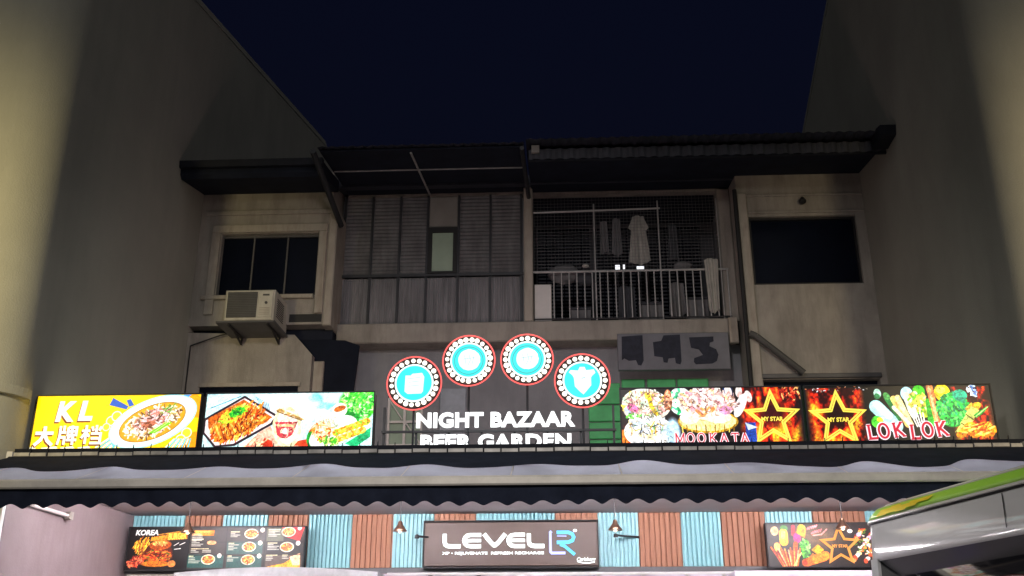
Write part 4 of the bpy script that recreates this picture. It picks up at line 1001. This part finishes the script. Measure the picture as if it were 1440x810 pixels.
for k, (cx, cz, r) in enumerate(((-1.66, 4.585, .318), (-1.035, 4.845, .305), (-.365, 4.85, .305), (.262, 4.59, .318))):
    t = thing('round_neon_sign', names[k], 'neon sign', (cx, NY, cz), 'round neon signs over the lettering')
    s = r / .318
    MB().lathe((cx, NY, cz), [(.296 * s, 0), (.302 * s, .01), (.302 * s, .05), (.29 * s, .055)], 48, 'y').build('disc', dark_red, t)
    MB().lathe((cx, NY + .057, cz), [(.28 * s, 0), (.28 * s, .006)], 40, 'y').build('back_glow', 'back_fill_pink', t)
    MB().torus((cx, NY - .005, cz), .313 * s, .0085, 64, 8).build('neon_ring', neon_r, t, True)
    MB().torus((cx, NY - .008, cz), .213 * s, .011, 56, 8).build('inner_ring', ring_l, t, True)
    MB().lathe((cx, NY - .012, cz), [(.203 * s, 0), (.203 * s, .010)], 44, 'y').build('teal_face', teal_l, t)
    nb_ = 23
    for i in range(nb_):
        a_ = 2 * math.pi * (i + .3 * k) / nb_
        bx_, bz_ = cx + .259 * s * math.cos(a_), cz + .259 * s * math.sin(a_)
        if bulb_proto is None:
            bulb_proto = MB().sphere((0, 0, 0), .028, 10, 6, (1, .8, 1)).build('bulb', bulb_w, t, True); o = bulb_proto
        else:
            o = bulb_proto.copy(); col.objects.link(o); attach(o, t)
        o.location = (bx_ + random.uniform(-.003, .003), NY - .02, bz_ + random.uniform(-.003, .003)); sc_ = random.uniform(.88, 1.12); o.scale = (sc_, sc_, sc_)
    y0, y1 = NY - .024, NY - .013
    if k == 0:
        MB().prism([(cx - .10, cz + .085), (cx - .04, cz + .085), (cx - .02, cz + .105), (cx + .09, cz + .115), (cx + .115, cz + .07), (cx + .105, cz - .10), (cx + .085, cz - .125), (cx - .07, cz - .13), (cx - .105, cz - .10)], y0, y1).build('character', white_l, t)
        for j, (dz, w_) in enumerate(((.055, .075), (.012, .06), (-.035, .065))): MB().ribbon([(cx - w_, cz + dz - .008), (cx + w_, cz + dz + .006)], .007, y0 - .003, y0 - .001).build('stroke', faint, t)
    elif k in (1, 2):
        MB().prism(poly_ell(cx + .005, cz + .005, .128, .125, 30, .03, k), y0, y1).build('character', white_l, t)
        MB().ribbon(poly_ell(cx, cz - .004, .165, .163, 40), .012, y0 + .004, y1, True).build('ring_stroke', glow('teal_deep%d' % k, (.05, .58, .62), .7), t)
        for pts in ([(-.05, .06), (-.03, -.06)], [(.0, .08), (.02, .0), (-.01, -.07)], [(.06, .05), (.04, -.05)], [(-.07, .01), (.07, .03)]):
            MB().ribbon([(cx + a_, cz + b_) for a_, b_ in pts], .008, y0 - .003, y0 - .001).build('stroke', faint, t)
    else:
        MB().prism([(cx - .025, cz + .155), (cx + .03, cz + .155), (cx + .045, cz + .115), (cx + .135, cz + .125), (cx + .15, cz + .085), (cx + .115, cz + .055), (cx + .10, cz + .03), (cx + .10, cz - .06), (cx + .05, cz - .12), (cx + .01, cz - .165),
                    (cx - .03, cz - .13), (cx - .085, cz - .07), (cx - .095, cz + .03), (cx - .11, cz + .06), (cx - .15, cz + .095), (cx - .13, cz + .12), (cx - .045, cz + .112)], y0, y1).build('character', white_l, t)
        MB().ribbon([(cx - .01, cz + .02), (cx + .035, cz + .03)], .012, y0 - .003, y0 - .001).build('stroke', faint, t)
    MB().bar((cx, NY + .04, cz - .28 * s), (cx, NY + .04, 3.63), .014, 6).build('stem', 'steel_dark', t)

ns = thing('lettering_sign', 'white illuminated NIGHT BAZAAR BEER GARDEN lettering on a dark frame', 'sign', (-.7, NY, 3.62))
let_w = glow('letter_white', (.97, 1.0, 1.0), 1.5)
text_parts('NIGHT BAZAAR', (-1.62, .17, 4.062, 4.238), NY, .03, let_w, ns, 'letter', .042, 1.05)
text_parts('BEER GARDEN', (-1.565, .125, 3.815, 3.985), NY, .03, let_w, ns, 'letter', .042, 1.05)
for z in (3.70, 4.03): MB().box(-2.02, .63, NY + .03, NY + .06, z - .012, z + .012).build('frame_rail', 'steel_dark', ns)
for i in range(8):
    x = -2.0 + i * .372; MB().box(x - .012, x + .012, NY + .062, NY + .09, 3.622, 4.05 if i not in (0, 7) else 4.32).build('frame_post', 'steel_dark', ns)

# ================================================================== shop under the canopy
sp = thing('food_shop', 'lit food shop panelled in teal ribs and brown timber under the canopy', 'shop', (-.5, 13.6, .12))
MB().box(XL + .004, XL + .045, 10.37, 13.60, .12, 3.462).build('left_wall', 'pink_wall', sp)
MB().box(XR - .045, XR - .004, 10.87, 13.60, .12, 3.462).build('right_wall', 'pink_wall', sp)
MB().box(XL + .047, XR - .047, 13.60, 13.75, 2.70, 3.462).build('backing', 'wood', sp)
bounds = [-5.842, -5.12, -4.60, -3.97, -3.42, -2.82, -2.27, -1.71, -1.15, -.09, .48, 1.02, 1.58, 2.11, 2.69, 3.31, 4.0, 4.903]
for k in range(len(bounds) - 1):
    x0, x1 = bounds[k] + .003, bounds[k + 1] - .003; teal = k % 2 == 0
    per = .056 if teal else .072; n = max(4, int(round((x1 - x0) / per)))
    prof = []
    for i in range(n):
        a_ = x0 + (x1 - x0) * i / n; p_ = (x1 - x0) / n
        if teal: prof += [(a_ + p_ * t, 13.585 - .030 * c_) for t, c_ in ((0, 0), (.22, 0), (.34, 1), (.86, 1), (.98, 0))]
        else: prof += [(a_ + p_ * .02, 13.59), (a_ + p_ * .10, 13.565 + random.uniform(-.003, .003)), (a_ + p_ * .80, 13.565 + random.uniform(-.003, .003)), (a_ + p_ * .88, 13.59)]
    prof.append((x1, 13.585 if teal else 13.59))
    m = len(prof); z0, z1 = 2.762, 3.460
    mb = MB(); mb.add([(a_, b_, z0) for a_, b_ in prof] + [(a_, b_, z1) for a_, b_ in prof], [(i, i + 1, i + 1 + m, i + m) for i in range(m - 1)])
    mb.build('teal_panel' if teal else 'timber_panel', 'teal' if teal else 'wood', sp)
MB().bbox(XL + .05, XR - .05, 13.50, 13.60, 2.69, 2.757, .008).build('lintel', 'window_frame', sp)
MB().box(XL + .05, XR - .05, 17.0, 17.2, .12, 3.46).build('inner_wall', 'lilac', sp)
MB().box(XL + .05, XR - .05, 13.76, 17.0, 3.40, 3.46).build('inner_ceiling', 'ceiling', sp)
MB().box(XL + .02, XR - .02, 13.0, 17.2, .121, .14).build('inner_floor', 'paving', sp)
MB().bbox(-2.30, 4.9, 13.44, 13.498, 2.655, 2.688, .006).build('track', 'white_paint', sp)
for x in (-1.74, -1.10, .47, 1.05, 1.62, 2.1): MB().box(x - .025, x + .025, 13.52, 13.58, .14, 2.688).build('door_frame', 'white_paint' if x > .4 else 'window_frame', sp)

# stalls whose tops just reach into the picture
st = thing('food_stall', 'pale grey rounded stall roof below the menu board', 'stall', (-3.6, 12.7, .12))
poly = [(-4.95, 2.30), (-4.95, 2.66)] + [(-4.95 + 2.62 * t, 2.66 + .065 * math.sin(math.pi * t)) for t in np.linspace(.05, .95, 12)] + [(-2.33, 2.66), (-2.33, 2.30)]
MB().prism(poly[::-1], 12.95, 13.43).build('roof', 'steel_light', st)
for x in (-4.9, -2.4): MB().bar((x, 13.2, .12), (x, 13.2, 2.31), .025).build('leg', 'steel_light', st)
MB().bbox(-4.9, -2.4, 12.98, 13.4, .5, 1.1, .02).build('counter', 'white_paint', st)
st = thing('food_stall', 'lilac white ribbed stall roof beside the minibus', 'stall', (3.2, 12.8, .12))
MB().bbox(2.13, 4.8, 12.9, 13.42, 2.32, 2.645, .02).build('roof', 'lilac', st)
for i in range(3): MB().bbox(2.12, 4.81, 12.87, 12.899, 2.36 + i * .105, 2.44 + i * .105, .012).build('fascia_strip', 'lilac', st)
for x in (2.2, 4.7): MB().bar((x, 13.2, .12), (x, 13.2, 2.33), .025).build('leg', 'steel_light', st)
scr = thing('lit_screen', 'purple lit screen under the brown sign', 'screen', (-1.4, 13.45, 2.2))
MB().bbox(-1.72, -1.12, 13.40, 13.43, 2.25, 2.64, .008).build('bezel', 'black', scr)
MB().box(-1.70, -1.14, 13.394, 13.399, 2.27, 2.62).build('panel', glow('purple_lit', (.22, .12, .75), .9), scr)
sl = thing('string_lights', 'row of small white lights under the brown sign', 'string lights', (-.35, 13.42, 2.6))
MB().bar((-1.08, 13.44, 2.635), (.42, 13.44, 2.635), .004, 6).build('wire', 'black', sl)
for i, (a_, b_) in enumerate(((-1.05, -1.02), (-1.0, -.86), (-.78, -.76), (-.64, -.60), (-.50, -.40), (-.30, -.18), (-.12, .0), (.14, .16), (.20, .24))):
    MB().bar((a_, 13.43, 2.622), (b_, 13.43, 2.622), .010, 8).build('light', glow('string_white', (1, .95, .9), 1.4) if i == 0 else bpy.data.materials['string_white'], sl)
for k, (x, lab) in enumerate(((-4.2, 'left'), (-.4, 'middle'), (3.2, 'right'))):
    t = thing('tube_lamp', 'lit tube lamp on the %s of the inner shop ceiling' % lab, 'lamp', (x, 15.2, 3.3), 'tube lamps inside the shop')
    MB().box(x - .62, x + .62, 15.16, 15.24, 3.36, 3.397).build('batten', 'white_paint', t)
    MB().bar((x - .60, 15.2, 3.34), (x + .60, 15.2, 3.34), .014, 8).build('tube', bpy.data.materials['tube_lit'], t)
# dimly glowing tube fitting on the left wall
t = thing('wall_tube_lamp', 'white tube fitting fixed high on the pink left wall', 'lamp', (XL + .08, 11.2, 3.2))
MB().box(XL + .046, XL + .075, 10.78, 11.66, 3.19, 3.235).build('batten', 'white_paint', t)
MB().bar((XL + .10, 10.80, 3.205), (XL + .10, 11.62, 3.205), .016, 8).build('tube', glow('tube_dim', (1, .85, .85), .6), t)
MB().bbox(XL + .046, XL + .13, 11.62, 11.70, 3.16, 3.25, .01).build('end_cap', 'cream_trim', t)

# ---- brown centre sign
ct = thing('shop_sign', 'brown LEVEL R signboard with white letters in the middle of the shop front', 'sign', (-.67, 13.45, 2.77))
MB().bbox(-1.815, .465, 13.40, 13.50, 2.765, 3.325, .008).build('board', 'sign_brown', ct)
fr = MB(); fr.box(-1.83, -1.816, 13.39, 13.50, 2.755, 3.335); fr.box(.466, .48, 13.39, 13.50, 2.755, 3.335); fr.box(-1.83, .48, 13.39, 13.50, 3.336, 3.35); fr.box(-1.83, .48, 13.39, 13.50, 2.74, 2.754); fr.build('frame', 'black', ct)
def cs(px, py): return (-1.815 + (px - 45) / (1370 - 45) * 2.28, 3.325 - (py - 60) / (425 - 60) * .56)
lw2 = glow('sign_white', (.93, 1.0, 1.0), 1.3); lcy = glow('sign_cyan', (.10, .62, .95), 1.0); lpu = glow('sign_lilac', (.45, .50, .95), .95)
def rib(pts, w_, m_, name='letter', y=13.392): MB().ribbon([cs(*p) for p in pts], w_, y - .012, y + .006).build(name, m_, ct)
SW = .052
def strokeL(x0, x1): rib([(x0, 158), (x0, 225), (x0 + 6, 248), (x0 + 22, 259), (x0 + 45, 263), (x1, 263)], SW, lw2)
strokeL(203, 325); strokeL(848, 965)
for x0, x1 in ((352, 482), (690, 818)):
    rib([(x1, 168), (x0 + 50, 168), (x0 + 22, 174), (x0 + 7, 190), (x0, 213), (x0 + 7, 240), (x0 + 24, 257), (x0 + 50, 263), (x1, 263)], SW * .92, lw2)
    rib([(x0 + 16, 215), (x1, 215)], SW * .75, lw2, y=13.391)
rib([(505, 160), (555, 228), (580, 254), (592, 254), (618, 228), (668, 160)], SW, lw2)
rib([(1022, 140), (1012, 150), (1012, 310), (1022, 322), (1125, 322)], .036, lpu, 'logo_stroke')
rib([(1060, 150), (1150, 150), (1180, 165), (1190, 190), (1180, 218), (1150, 232), (1060, 234)], .045, lcy, 'logo_stroke')
rib([(1085, 250), (1120, 265), (1195, 335)], .040, lcy, 'logo_stroke'); rib([(1062, 180), (1135, 182)], .012, lpu, 'logo_stroke')
MB().prism(poly_ell(*cs(1200, 135), .026, .018, 16), 13.38, 13.398).build('logo_dot', lw2, ct)
def csb(x0, y0, x1, y1): p, q_ = cs(x0, y1), cs(x1, y0); return (p[0], q_[0], p[1], q_[1])
text_parts('XP • REJUVENATE  REFRESH RECHARGE', csb(185, 308, 962, 338), 13.392, .010, lw2, ct, 'tagline', .032, split=False)
text_parts('Carlsberg', csb(1210, 357, 1352, 398), 13.392, .010, lw2, ct, 'small_lettering', .022, split=False, shear=.25)
MB().ribbon([cs(1212, 392), cs(1250, 402), cs(1300, 405), cs(1345, 396)], .012, 13.386, 13.397).build('flourish', lw2, ct)

# ---- menu boards
PM = print_mat('menu_print', .85, .42)
def board(label, x0, x1, art, zb, zt, y, cat='menu board', mm=None):
    t = thing('menu_board', label, cat, ((x0 + x1) / 2, y, zb), 'menu boards on the shop front')
    MB().box(x0 - .015, x1 + .015, y + .004, y + .10, zb - .015, zt + .015).build('case', 'black', t)
    fr = MB(); e = .016
    fr.box(x0 - e, x1 + e, y - .012, y + .003, zt, zt + e); fr.box(x0 - e, x1 + e, y - .012, y + .003, zb - e, zb)
    fr.box(x0 - e, x0, y - .012, y + .003, zb, zt); fr.box(x1, x1 + e, y - .012, y + .003, zb, zt); fr.build('frame', 'black', t)
    art.build('print', x0, x1, y, zb, zt, mm or PM, t)
    return t
A = Art(1.5, 110, (.06, .045, .05)); a = A.asp
def c1(px, py): return to_box(px, py, 35, 510, 75, 385, a)
A.poly([c1(215, 150), c1(505, 95), c1(505, 160), c1(210, 178)], (.85, .48, .08)); A.seg(c1(270, 128), c1(505, 95), .008, (.9, .6, .2))
A.scatter(90, (*c1(150, 220), .20, .22, 20), .07, .010, [(.95, .65, .15), (.85, .45, .1), (1, .8, .3), (.6, .25, .08)], 81, 70, 25)
A.ell(*c1(285, 270), .36, .30, 0, (.30, .08, .04))
A.ell(*c1(295, 205), .28, .12, 3, (.62, .26, .08)); A.ell(*c1(290, 190), .22, .06, 3, (.85, .48, .2)); A.scatter(30, (*c1(290, 195), .2, .06, 0), .012, .007, [(1, .8, .5)], 82)
A.scatter(170, (*c1(285, 285), .34, .14, 0), .05, .014, [(.75, .2, .1), (.5, .1, .06), (.9, .4, .15), (.35, .06, .05), (.9, .55, .2), (.3, .35, .1)], 83, 10, 50)
A.ell(*c1(270, 345), .36, .07, 0, (.80, .42, .12)); A.scatter(60, (*c1(110, 330), .22, .12, 20), .04, .014, [(.75, .25, .15), (.9, .45, .3), (.5, .12, .1)], 84)
A.ell(*c1(400, 345), .10, .08, 0, (.85, .5, .25))
for p, q_ in (((405, 210), (440, 190)), ((450, 205), (490, 188)), ((410, 238), (460, 232))): A.seg(c1(*p), c1(*q_), .008, (.95, .93, .9))
PB = print_mat('poster_print', .7, .42)
A.grain(.7, 217)
mb_ = board('black burger poster reading KOREA at the left end of the shop front', -5.745, -4.955, A, 2.735, 3.265, 13.30, 'poster', PB)
def bs(px, py): u, v = c1(px, py); return (-5.745 + u / a * .79, 2.735 + v * .53)
p, q_ = bs(85, 132), bs(270, 90); text_parts('KOREA', (p[0], q_[0], p[1], q_[1]), 13.294, .005, glow('poster_white', (.95, .9, .88), .85), mb_, 'lettering', .035, split=False, shear=.15)
p, q_ = bs(215, 168), bs(345, 138); text_parts('HAPPY', (p[0], q_[0], p[1], q_[1]), 13.294, .005, glow('poster_orange', (1, .42, .04), .8), mb_, 'lettering', .03, split=False, shear=.15, rot=.08)
p, q_ = bs(352, 165), bs(500, 112); text_parts('BURGER', (p[0], q_[0], p[1], q_[1]), 13.294, .005, glow('poster_yellow', (1, .62, .08), .9), mb_, 'lettering', .035, split=False, shear=.1, rot=.06)

A = Art(2.95, 110, (.13, .10, .09)); a = A.asp
def c1(px, py): return to_box(px, py, 480, 1375, 75, 385, a)
A.C += .06 * A.noise(4, 4, 15)[..., None]
A.rect(0, .30, .05, .35, (.10, .26, .24)); A.rect(.02, .92, .03, .32, (.11, .27, .25)); A.rect(.98, 1.9, .35, .66, (.14, .26, .24)); A.rect(1.0, 1.9, .03, .30, (.12, .26, .24))
A.rect(1.98, 2.42, .66, .98, (.30, .30, .24)); A.poly([c1(1195, 75), c1(1372, 75), c1(1340, 180), c1(1230, 150)], (.82, .12, .12)); A.rect(2.0, 2.9, .34, .64, (.09, .07, .08)); A.rect(2.0, 2.9, .06, .32, (.30, .25, .22))
A.poly([c1(1090, 372), c1(1230, 345), c1(1350, 270), c1(1355, 378)], (.90, .60, .18)); A.poly([c1(1270, 300), c1(1350, 270), c1(1352, 360), c1(1300, 360)], (.92, .72, .55))
for u in (.95, 1.95): A.rect(u - .012, u + .012, 0, 1, (.04, .03, .035))
for v in (.64, .33): A.rect(0, 2.95, v - .008, v + .008, (.05, .04, .04))
A.rect(.05, .62, .80, .93, (.85, .48, .14)); A.rect(.05, .5, .88, .91, (1, .7, .3))
q9 = random.Random(5)
def food(px, py, ru=.17, rv=.11, sd=0):
    u, v = c1(px, py); A.ell(u, v, ru, rv, 0, (.90, .85, .74)); A.ell(u, v, ru * .85, rv * .8, 0, (.70, .36, .14))
    A.scatter(26, (u, v, ru * .75, rv * .65, 0), .03, .012, [(.9, .55, .2), (.8, .3, .12), (1, .75, .4), (.5, .2, .08), (.85, .65, .3)], sd)
    u, v = c1(px + 85, py - 28); A.ell(u, v, .055, .055, 0, (.93, .90, .86))
for k, (px, py) in enumerate(((640, 315), (950, 222), (950, 318), (960, 125), (1245, 225), (1250, 112))): food(px, py, .18, .12, 90 + k)
A.ell(*c1(655, 190), .12, .05, 0, (.9, .6, .4))
for cx0, cy0, n in ((500, 125, 5), (500, 165, 5), (500, 235, 3), (590, 235, 3), (490, 290, 5), (790, 195, 5), (790, 290, 4), (1095, 95, 5), (1095, 195, 5), (1090, 285, 4), (1215, 285, 3), (800, 110, 4)):
    for i in range(n):
        u, v = c1(cx0, cy0 + i * 12); A.seg((u, v), (u + q9.uniform(.10, .30), v), .008, (.72, .70, .64) if i else (.95, .9, .7))
A.grain(.6, 221)
mn = board('wide dark menu board with rows of dishes beside the burger poster', -4.925, -3.395, A, 2.735, 3.265, 13.30)
A = Art(2.75, 120, (.11, .075, .07)); a = A.asp
def c1(px, py): return to_box(px, py, 125, 1370, 88, 545, a)
A.C += .05 * A.noise(5, 5, 22)[..., None]
A.ell(*c1(640, 230), .5, .25, 0, (.36, .26, .17), .3)
A.ell(*c1(210, 165), .09, .11, 0, (.75, .62, .42)); A.ell(*c1(310, 140), .09, .08, 0, (.2, .42, .12)); A.seg(c1(300, 190), c1(300, 280), .10, (.93, .62, .10)); A.seg(c1(300, 185), c1(295, 230), .05, (1, .8, .3))
A.seg(c1(408, 120), c1(405, 200), .045, (.75, .12, .16)); A.ell(*c1(440, 240), .09, .12, 0, (.68, .15, .42)); A.seg(c1(420, 300), c1(400, 410), .05, (.85, .33, .10)); A.ell(*c1(495, 150), .10, .12, 0, (.93, .62, .10)); A.poly([c1(430, 185), c1(490, 110), c1(540, 180), c1(520, 240)], (.90, .55, .12))
A.ell(*c1(225, 330), .075, .09, 0, (.95, .70, .32))
for k in range(16):
    A.seg(c1(160 + k * 20, 340 + (k * 37) % 60), c1(270 + k * 10, 540), .016, [(.85, .35, .12), (.70, .22, .12), (.93, .55, .22), (.55, .15, .12), (.9, .6, .4)][k % 5])
for k in range(5): A.seg(c1(480 - k * 12, 390 + k * 10), c1(380 + k * 5, 535), .010, (.95, .72, .40))
A.ell(*c1(515, 350), .10, .20, 0, (.16, .40, .10)); A.scatter(70, (*c1(515, 355), .11, .22, 0), .02, .016, [(.2, .55, .12), (.35, .7, .2), (.1, .35, .08), (.5, .75, .35)], 101)
A.poly([c1(580, 370), c1(650, 310), c1(710, 370), c1(640, 425)], (.85, .58, .12)); A.poly([c1(520, 480), c1(590, 400), c1(630, 430), c1(570, 500)], (.62, .40, .18))
A.seg(c1(510, 505), c1(700, 450), .09, (.80, .34, .10)); A.seg(c1(620, 470), c1(720, 430), .10, (.93, .48, .12)); A.ell(*c1(500, 510), .06, .05, 0, (.7, .2, .1))
for k in range(2):
    for i in range(5): A.seg(c1(555 + i * 22 + k * 45, 150 - i * 6 + k * 45), c1(570 + i * 22 + k * 45, 130 - i * 6 + k * 45), .018, (.93, .45, .45))
A.line([c1(610, 215), c1(700, 205), c1(760, 150)], .014, (.93, .55, .5))
for k in range(26):
    px, py = 1000 + (k * 83) % 260, 170 + (k * 59) % 330
    if px < 1060 and 200 < py < 420: continue
    A.ell(*c1(px, py), .06, .045, k * 40, [(.92, .88, .84), (.85, .30, .18), (.90, .62, .35), (.8, .7, .85), (.95, .9, .6)][k % 5])
A.scatter(60, (*c1(1150, 280), .25, .3, 0), .03, .014, [(.8, .25, .15), (.95, .9, .85), (.9, .5, .2), (.35, .5, .15)], 103)
A.grain(.7, 225)
rb = board('dark menu board with skewers and an orange star near the minibus', 2.645, 4.15, A, 2.735, 3.265, 13.30)
neon_o = glow('star_orange', (.95, .36, .06), .8)
cx, cz = 2.645 + c1(880, 330)[0] / a * 1.505, 2.735 + c1(880, 330)[1] * .53
for rr, w_ in ((1.0, .016), (.84, .010)): MB().ribbon(star_pts(cx, cz, .25 * rr, .115 * rr), w_, 13.286, 13.296, True).build('star_outline', neon_o, rb)
text_parts('MY STAR', (cx - .10, cx + .10, cz - .02, cz + .02), 13.291, .006, neon_o, rb, 'lettering', .03, split=False)

# ---- pendant lamps
for k, (x, lab) in enumerate(((-4.555, 'over the burger poster'), (-1.95, 'left of the brown sign'), (.64, 'right of the brown sign'), (3.32, 'over the right menu board'))):
    t = thing('pendant_lamp', 'bronze bell pendant lamp ' + lab, 'pendant lamp', (x, 12.2, 3.05), 'bronze pendant lamps under the canopy')
    MB().lathe((x, 12.2, 3.065), [(.082, 0), (.085, .008), (.06, .045), (.034, .08), (.026, .11), (.018, .125)], 20).build('shade', 'bronze', t, True)
    MB().bar((x, 12.2, 3.19), (x, 12.2, 3.464), .005, 6).build('cord', 'black', t)
    MB().sphere((x, 12.2, 3.075), .026, 10, 6).build('bulb', glow('bulb_pendant', (1, .8, .55), 4) if k == 0 else bpy.data.materials['bulb_pendant'], t, True)
    MB().lathe((x, 12.2, 3.445), [(.03, 0), (.03, .018)], 12).build('ceiling_rose', 'bronze', t)
for k, x in enumerate((-1.60, 1.0)):
    MB()
    t = thing('dark_bar', ('dark slim bar beside the pendant left of the brown sign', 'dark slim bar beside the pendant right of the brown sign')[k], 'bracket', (x, 13.5, 3.06), 'dark bars on the teal panels')
    MB().bar((x - .30, 13.3, 3.135), (x + .02, 13.56, 3.14), .014, 8).build('arm', 'black', t)  # plain dark bar with a round tip, purpose unknown
    MB().lathe((x - .30, 13.3, 3.11), [(.03, 0), (.025, .04), (.012, .05)], 10).build('tip', 'black', t)

# ================================================================== minibus
bus = thing('minibus', 'grey minibus with a green and yellow roof edge parked before the shop', 'minibus', (3.3, 5.2, 0))
hd = R(12.1); cxb, cyb = 2.40, 8.60            # far left corner of the body
def B(l, w_, z):     # l back from the far end along the side, w_ across to the right
    return (cxb + l * math.sin(hd) + w_ * math.cos(hd), cyb - l * math.cos(hd) + w_ * math.sin(hd), z)
BL, BW = 6.4, 2.05
# cross-section of the side from sill to roof: (inset across, height)
sec_body = [(.06, .32), (.0, .45), (.0, 1.05), (.02, 1.32)]
sec_roof = [(.045, 2.665), (.06, 2.70), (.10, 2.76), (.20, 2.815), (.45, 2.85), (1.02, 2.87)]
def shell(sec, name, m, ends=True, off=0.0, l0=0.0, l1=BL, close=False):
    """both sides and both ends, corners rounded"""
    mb = MB(); rings = []
    for ins, z in sec:
        r = .28; pts = []
        x0, x1, y0, y1 = l0 + ins + off, l1 - ins - off, ins + off, BW - ins - off
        rr = max(.05, min(r, (x1 - x0) / 2.1, (y1 - y0) / 2.1))
        for (cx_, cy_, a0) in ((x0 + rr, y0 + rr, 180), (x1 - rr, y0 + rr, 270), (x1 - rr, y1 - rr, 0), (x0 + rr, y1 - rr, 90)):
            for i in range(7):
                t_ = R(a0 + 15 * i); pts.append(B(cx_ + rr * math.cos(t_), cy_ + rr * math.sin(t_), z))
        rings.append(pts)
    n = len(rings[0]); v = [p for r_ in rings for p in r_]
    f = [(i * n + k, i * n + (k + 1) % n, (i + 1) * n + (k + 1) % n, (i + 1) * n + k) for i in range(len(rings) - 1) for k in range(n)]
    f.append(tuple((len(rings) - 1) * n + k for k in range(n))); f.append(tuple(range(n - 1, -1, -1)))
    mb.add(v, f); return mb.build(name, m, bus, True)
shell(sec_body, 'body', 'bus_grey')
shell([(.02, 1.322), (.035, 2.37)], 'window_band', 'bus_glass', off=.012)
shell([(.028, 2.345), (.034, 2.38), (.042, 2.63)], 'upper_panel', 'bus_grey')
shell([(.036, 2.632), (.036, 2.644)], 'drip_seal', 'black')
shell([(.030, 2.645), (.028, 2.652), (.034, 2.668)], 'white_trim', 'bus_white')
shell([(.038, 2.669), (.046, 2.70), (.085, 2.752), (.10, 2.758)], 'roof_edge', 'bus_green')
shell([(.098, 2.759), (.14, 2.785), (.30, 2.83), (.6, 2.85), (.9, 2.86)], 'roof', 'bus_white')
# yellow sticker on the green edge
for l0, l1, v0, v1 in ((.40, .56, .0, .8), (.55, .70, .1, .98), (.69, .84, .0, .75), (.83, .98, .2, .95), (.97, 1.14, .5, .98)):
    mb = MB(); mb.grid(3, 3, lambda u, v, l0=l0, l1=l1, v0=v0, v1=v1: B(l0 + (l1 - l0) * (u + .25 * v), .020 + .045 * (v0 + (v1 - v0) * v) ** 1.3, 2.678 + (v0 + (v1 - v0) * v) * .062)); mb.build('yellow_sticker', 'bus_yellow', bus)
# window pillars on the left side
for l, lw_ in ((.24, .10), (2.2, .07), (3.6, .07), (4.9, .07), (5.9, .07)):
    MB().add([B(l, .004, 1.34), B(l + lw_, .004, 1.34), B(l + lw_, .020, 2.36), B(l, .020, 2.36), B(l, .05, 1.34), B(l + lw_, .05, 1.34), B(l + lw_, .06, 2.36), B(l, .06, 2.36)],
             [(0, 1, 2, 3), (0, 3, 7, 4), (1, 5, 6, 2), (4, 7, 6, 5)]).build('pillar', 'bus_grey' if l < .3 else 'black', bus)
MB().add([B(2.0, .020, 2.40), B(2.012, .020, 2.40), B(2.012, .028, 2.62), B(2.0, .028, 2.62)], [(0, 1, 2, 3)]).build('panel_seam', 'black', bus)
for l in (1.2, 5.0):
    for w_ in (.12, BW - .12):
        c = Vector(B(l, w_, .38)); ax = (Vector(B(l, w_ + 1, .38)) - c).normalized()
        wh = MB().bar(c - ax * .11, c + ax * .11, .38, 24).build('wheel', 'rubber', bus)
        MB().bar(c - ax * .125, c + ax * .125, .22, 18).build('rim', 'chrome', wh)
for w_ in (.25, BW - .25):
    c = Vector(B(-.012, w_, .80)); MB().sphere(c, .10, 12, 8, (1, .5, .8)).build('headlight', 'chrome', bus, True)
MB().tube([B(.1, .02, 2.2), B(-.18, -.10, 2.2), B(-.2, -.12, 1.85)], .012, 6).build('mirror_arm', 'black', bus) if False else None
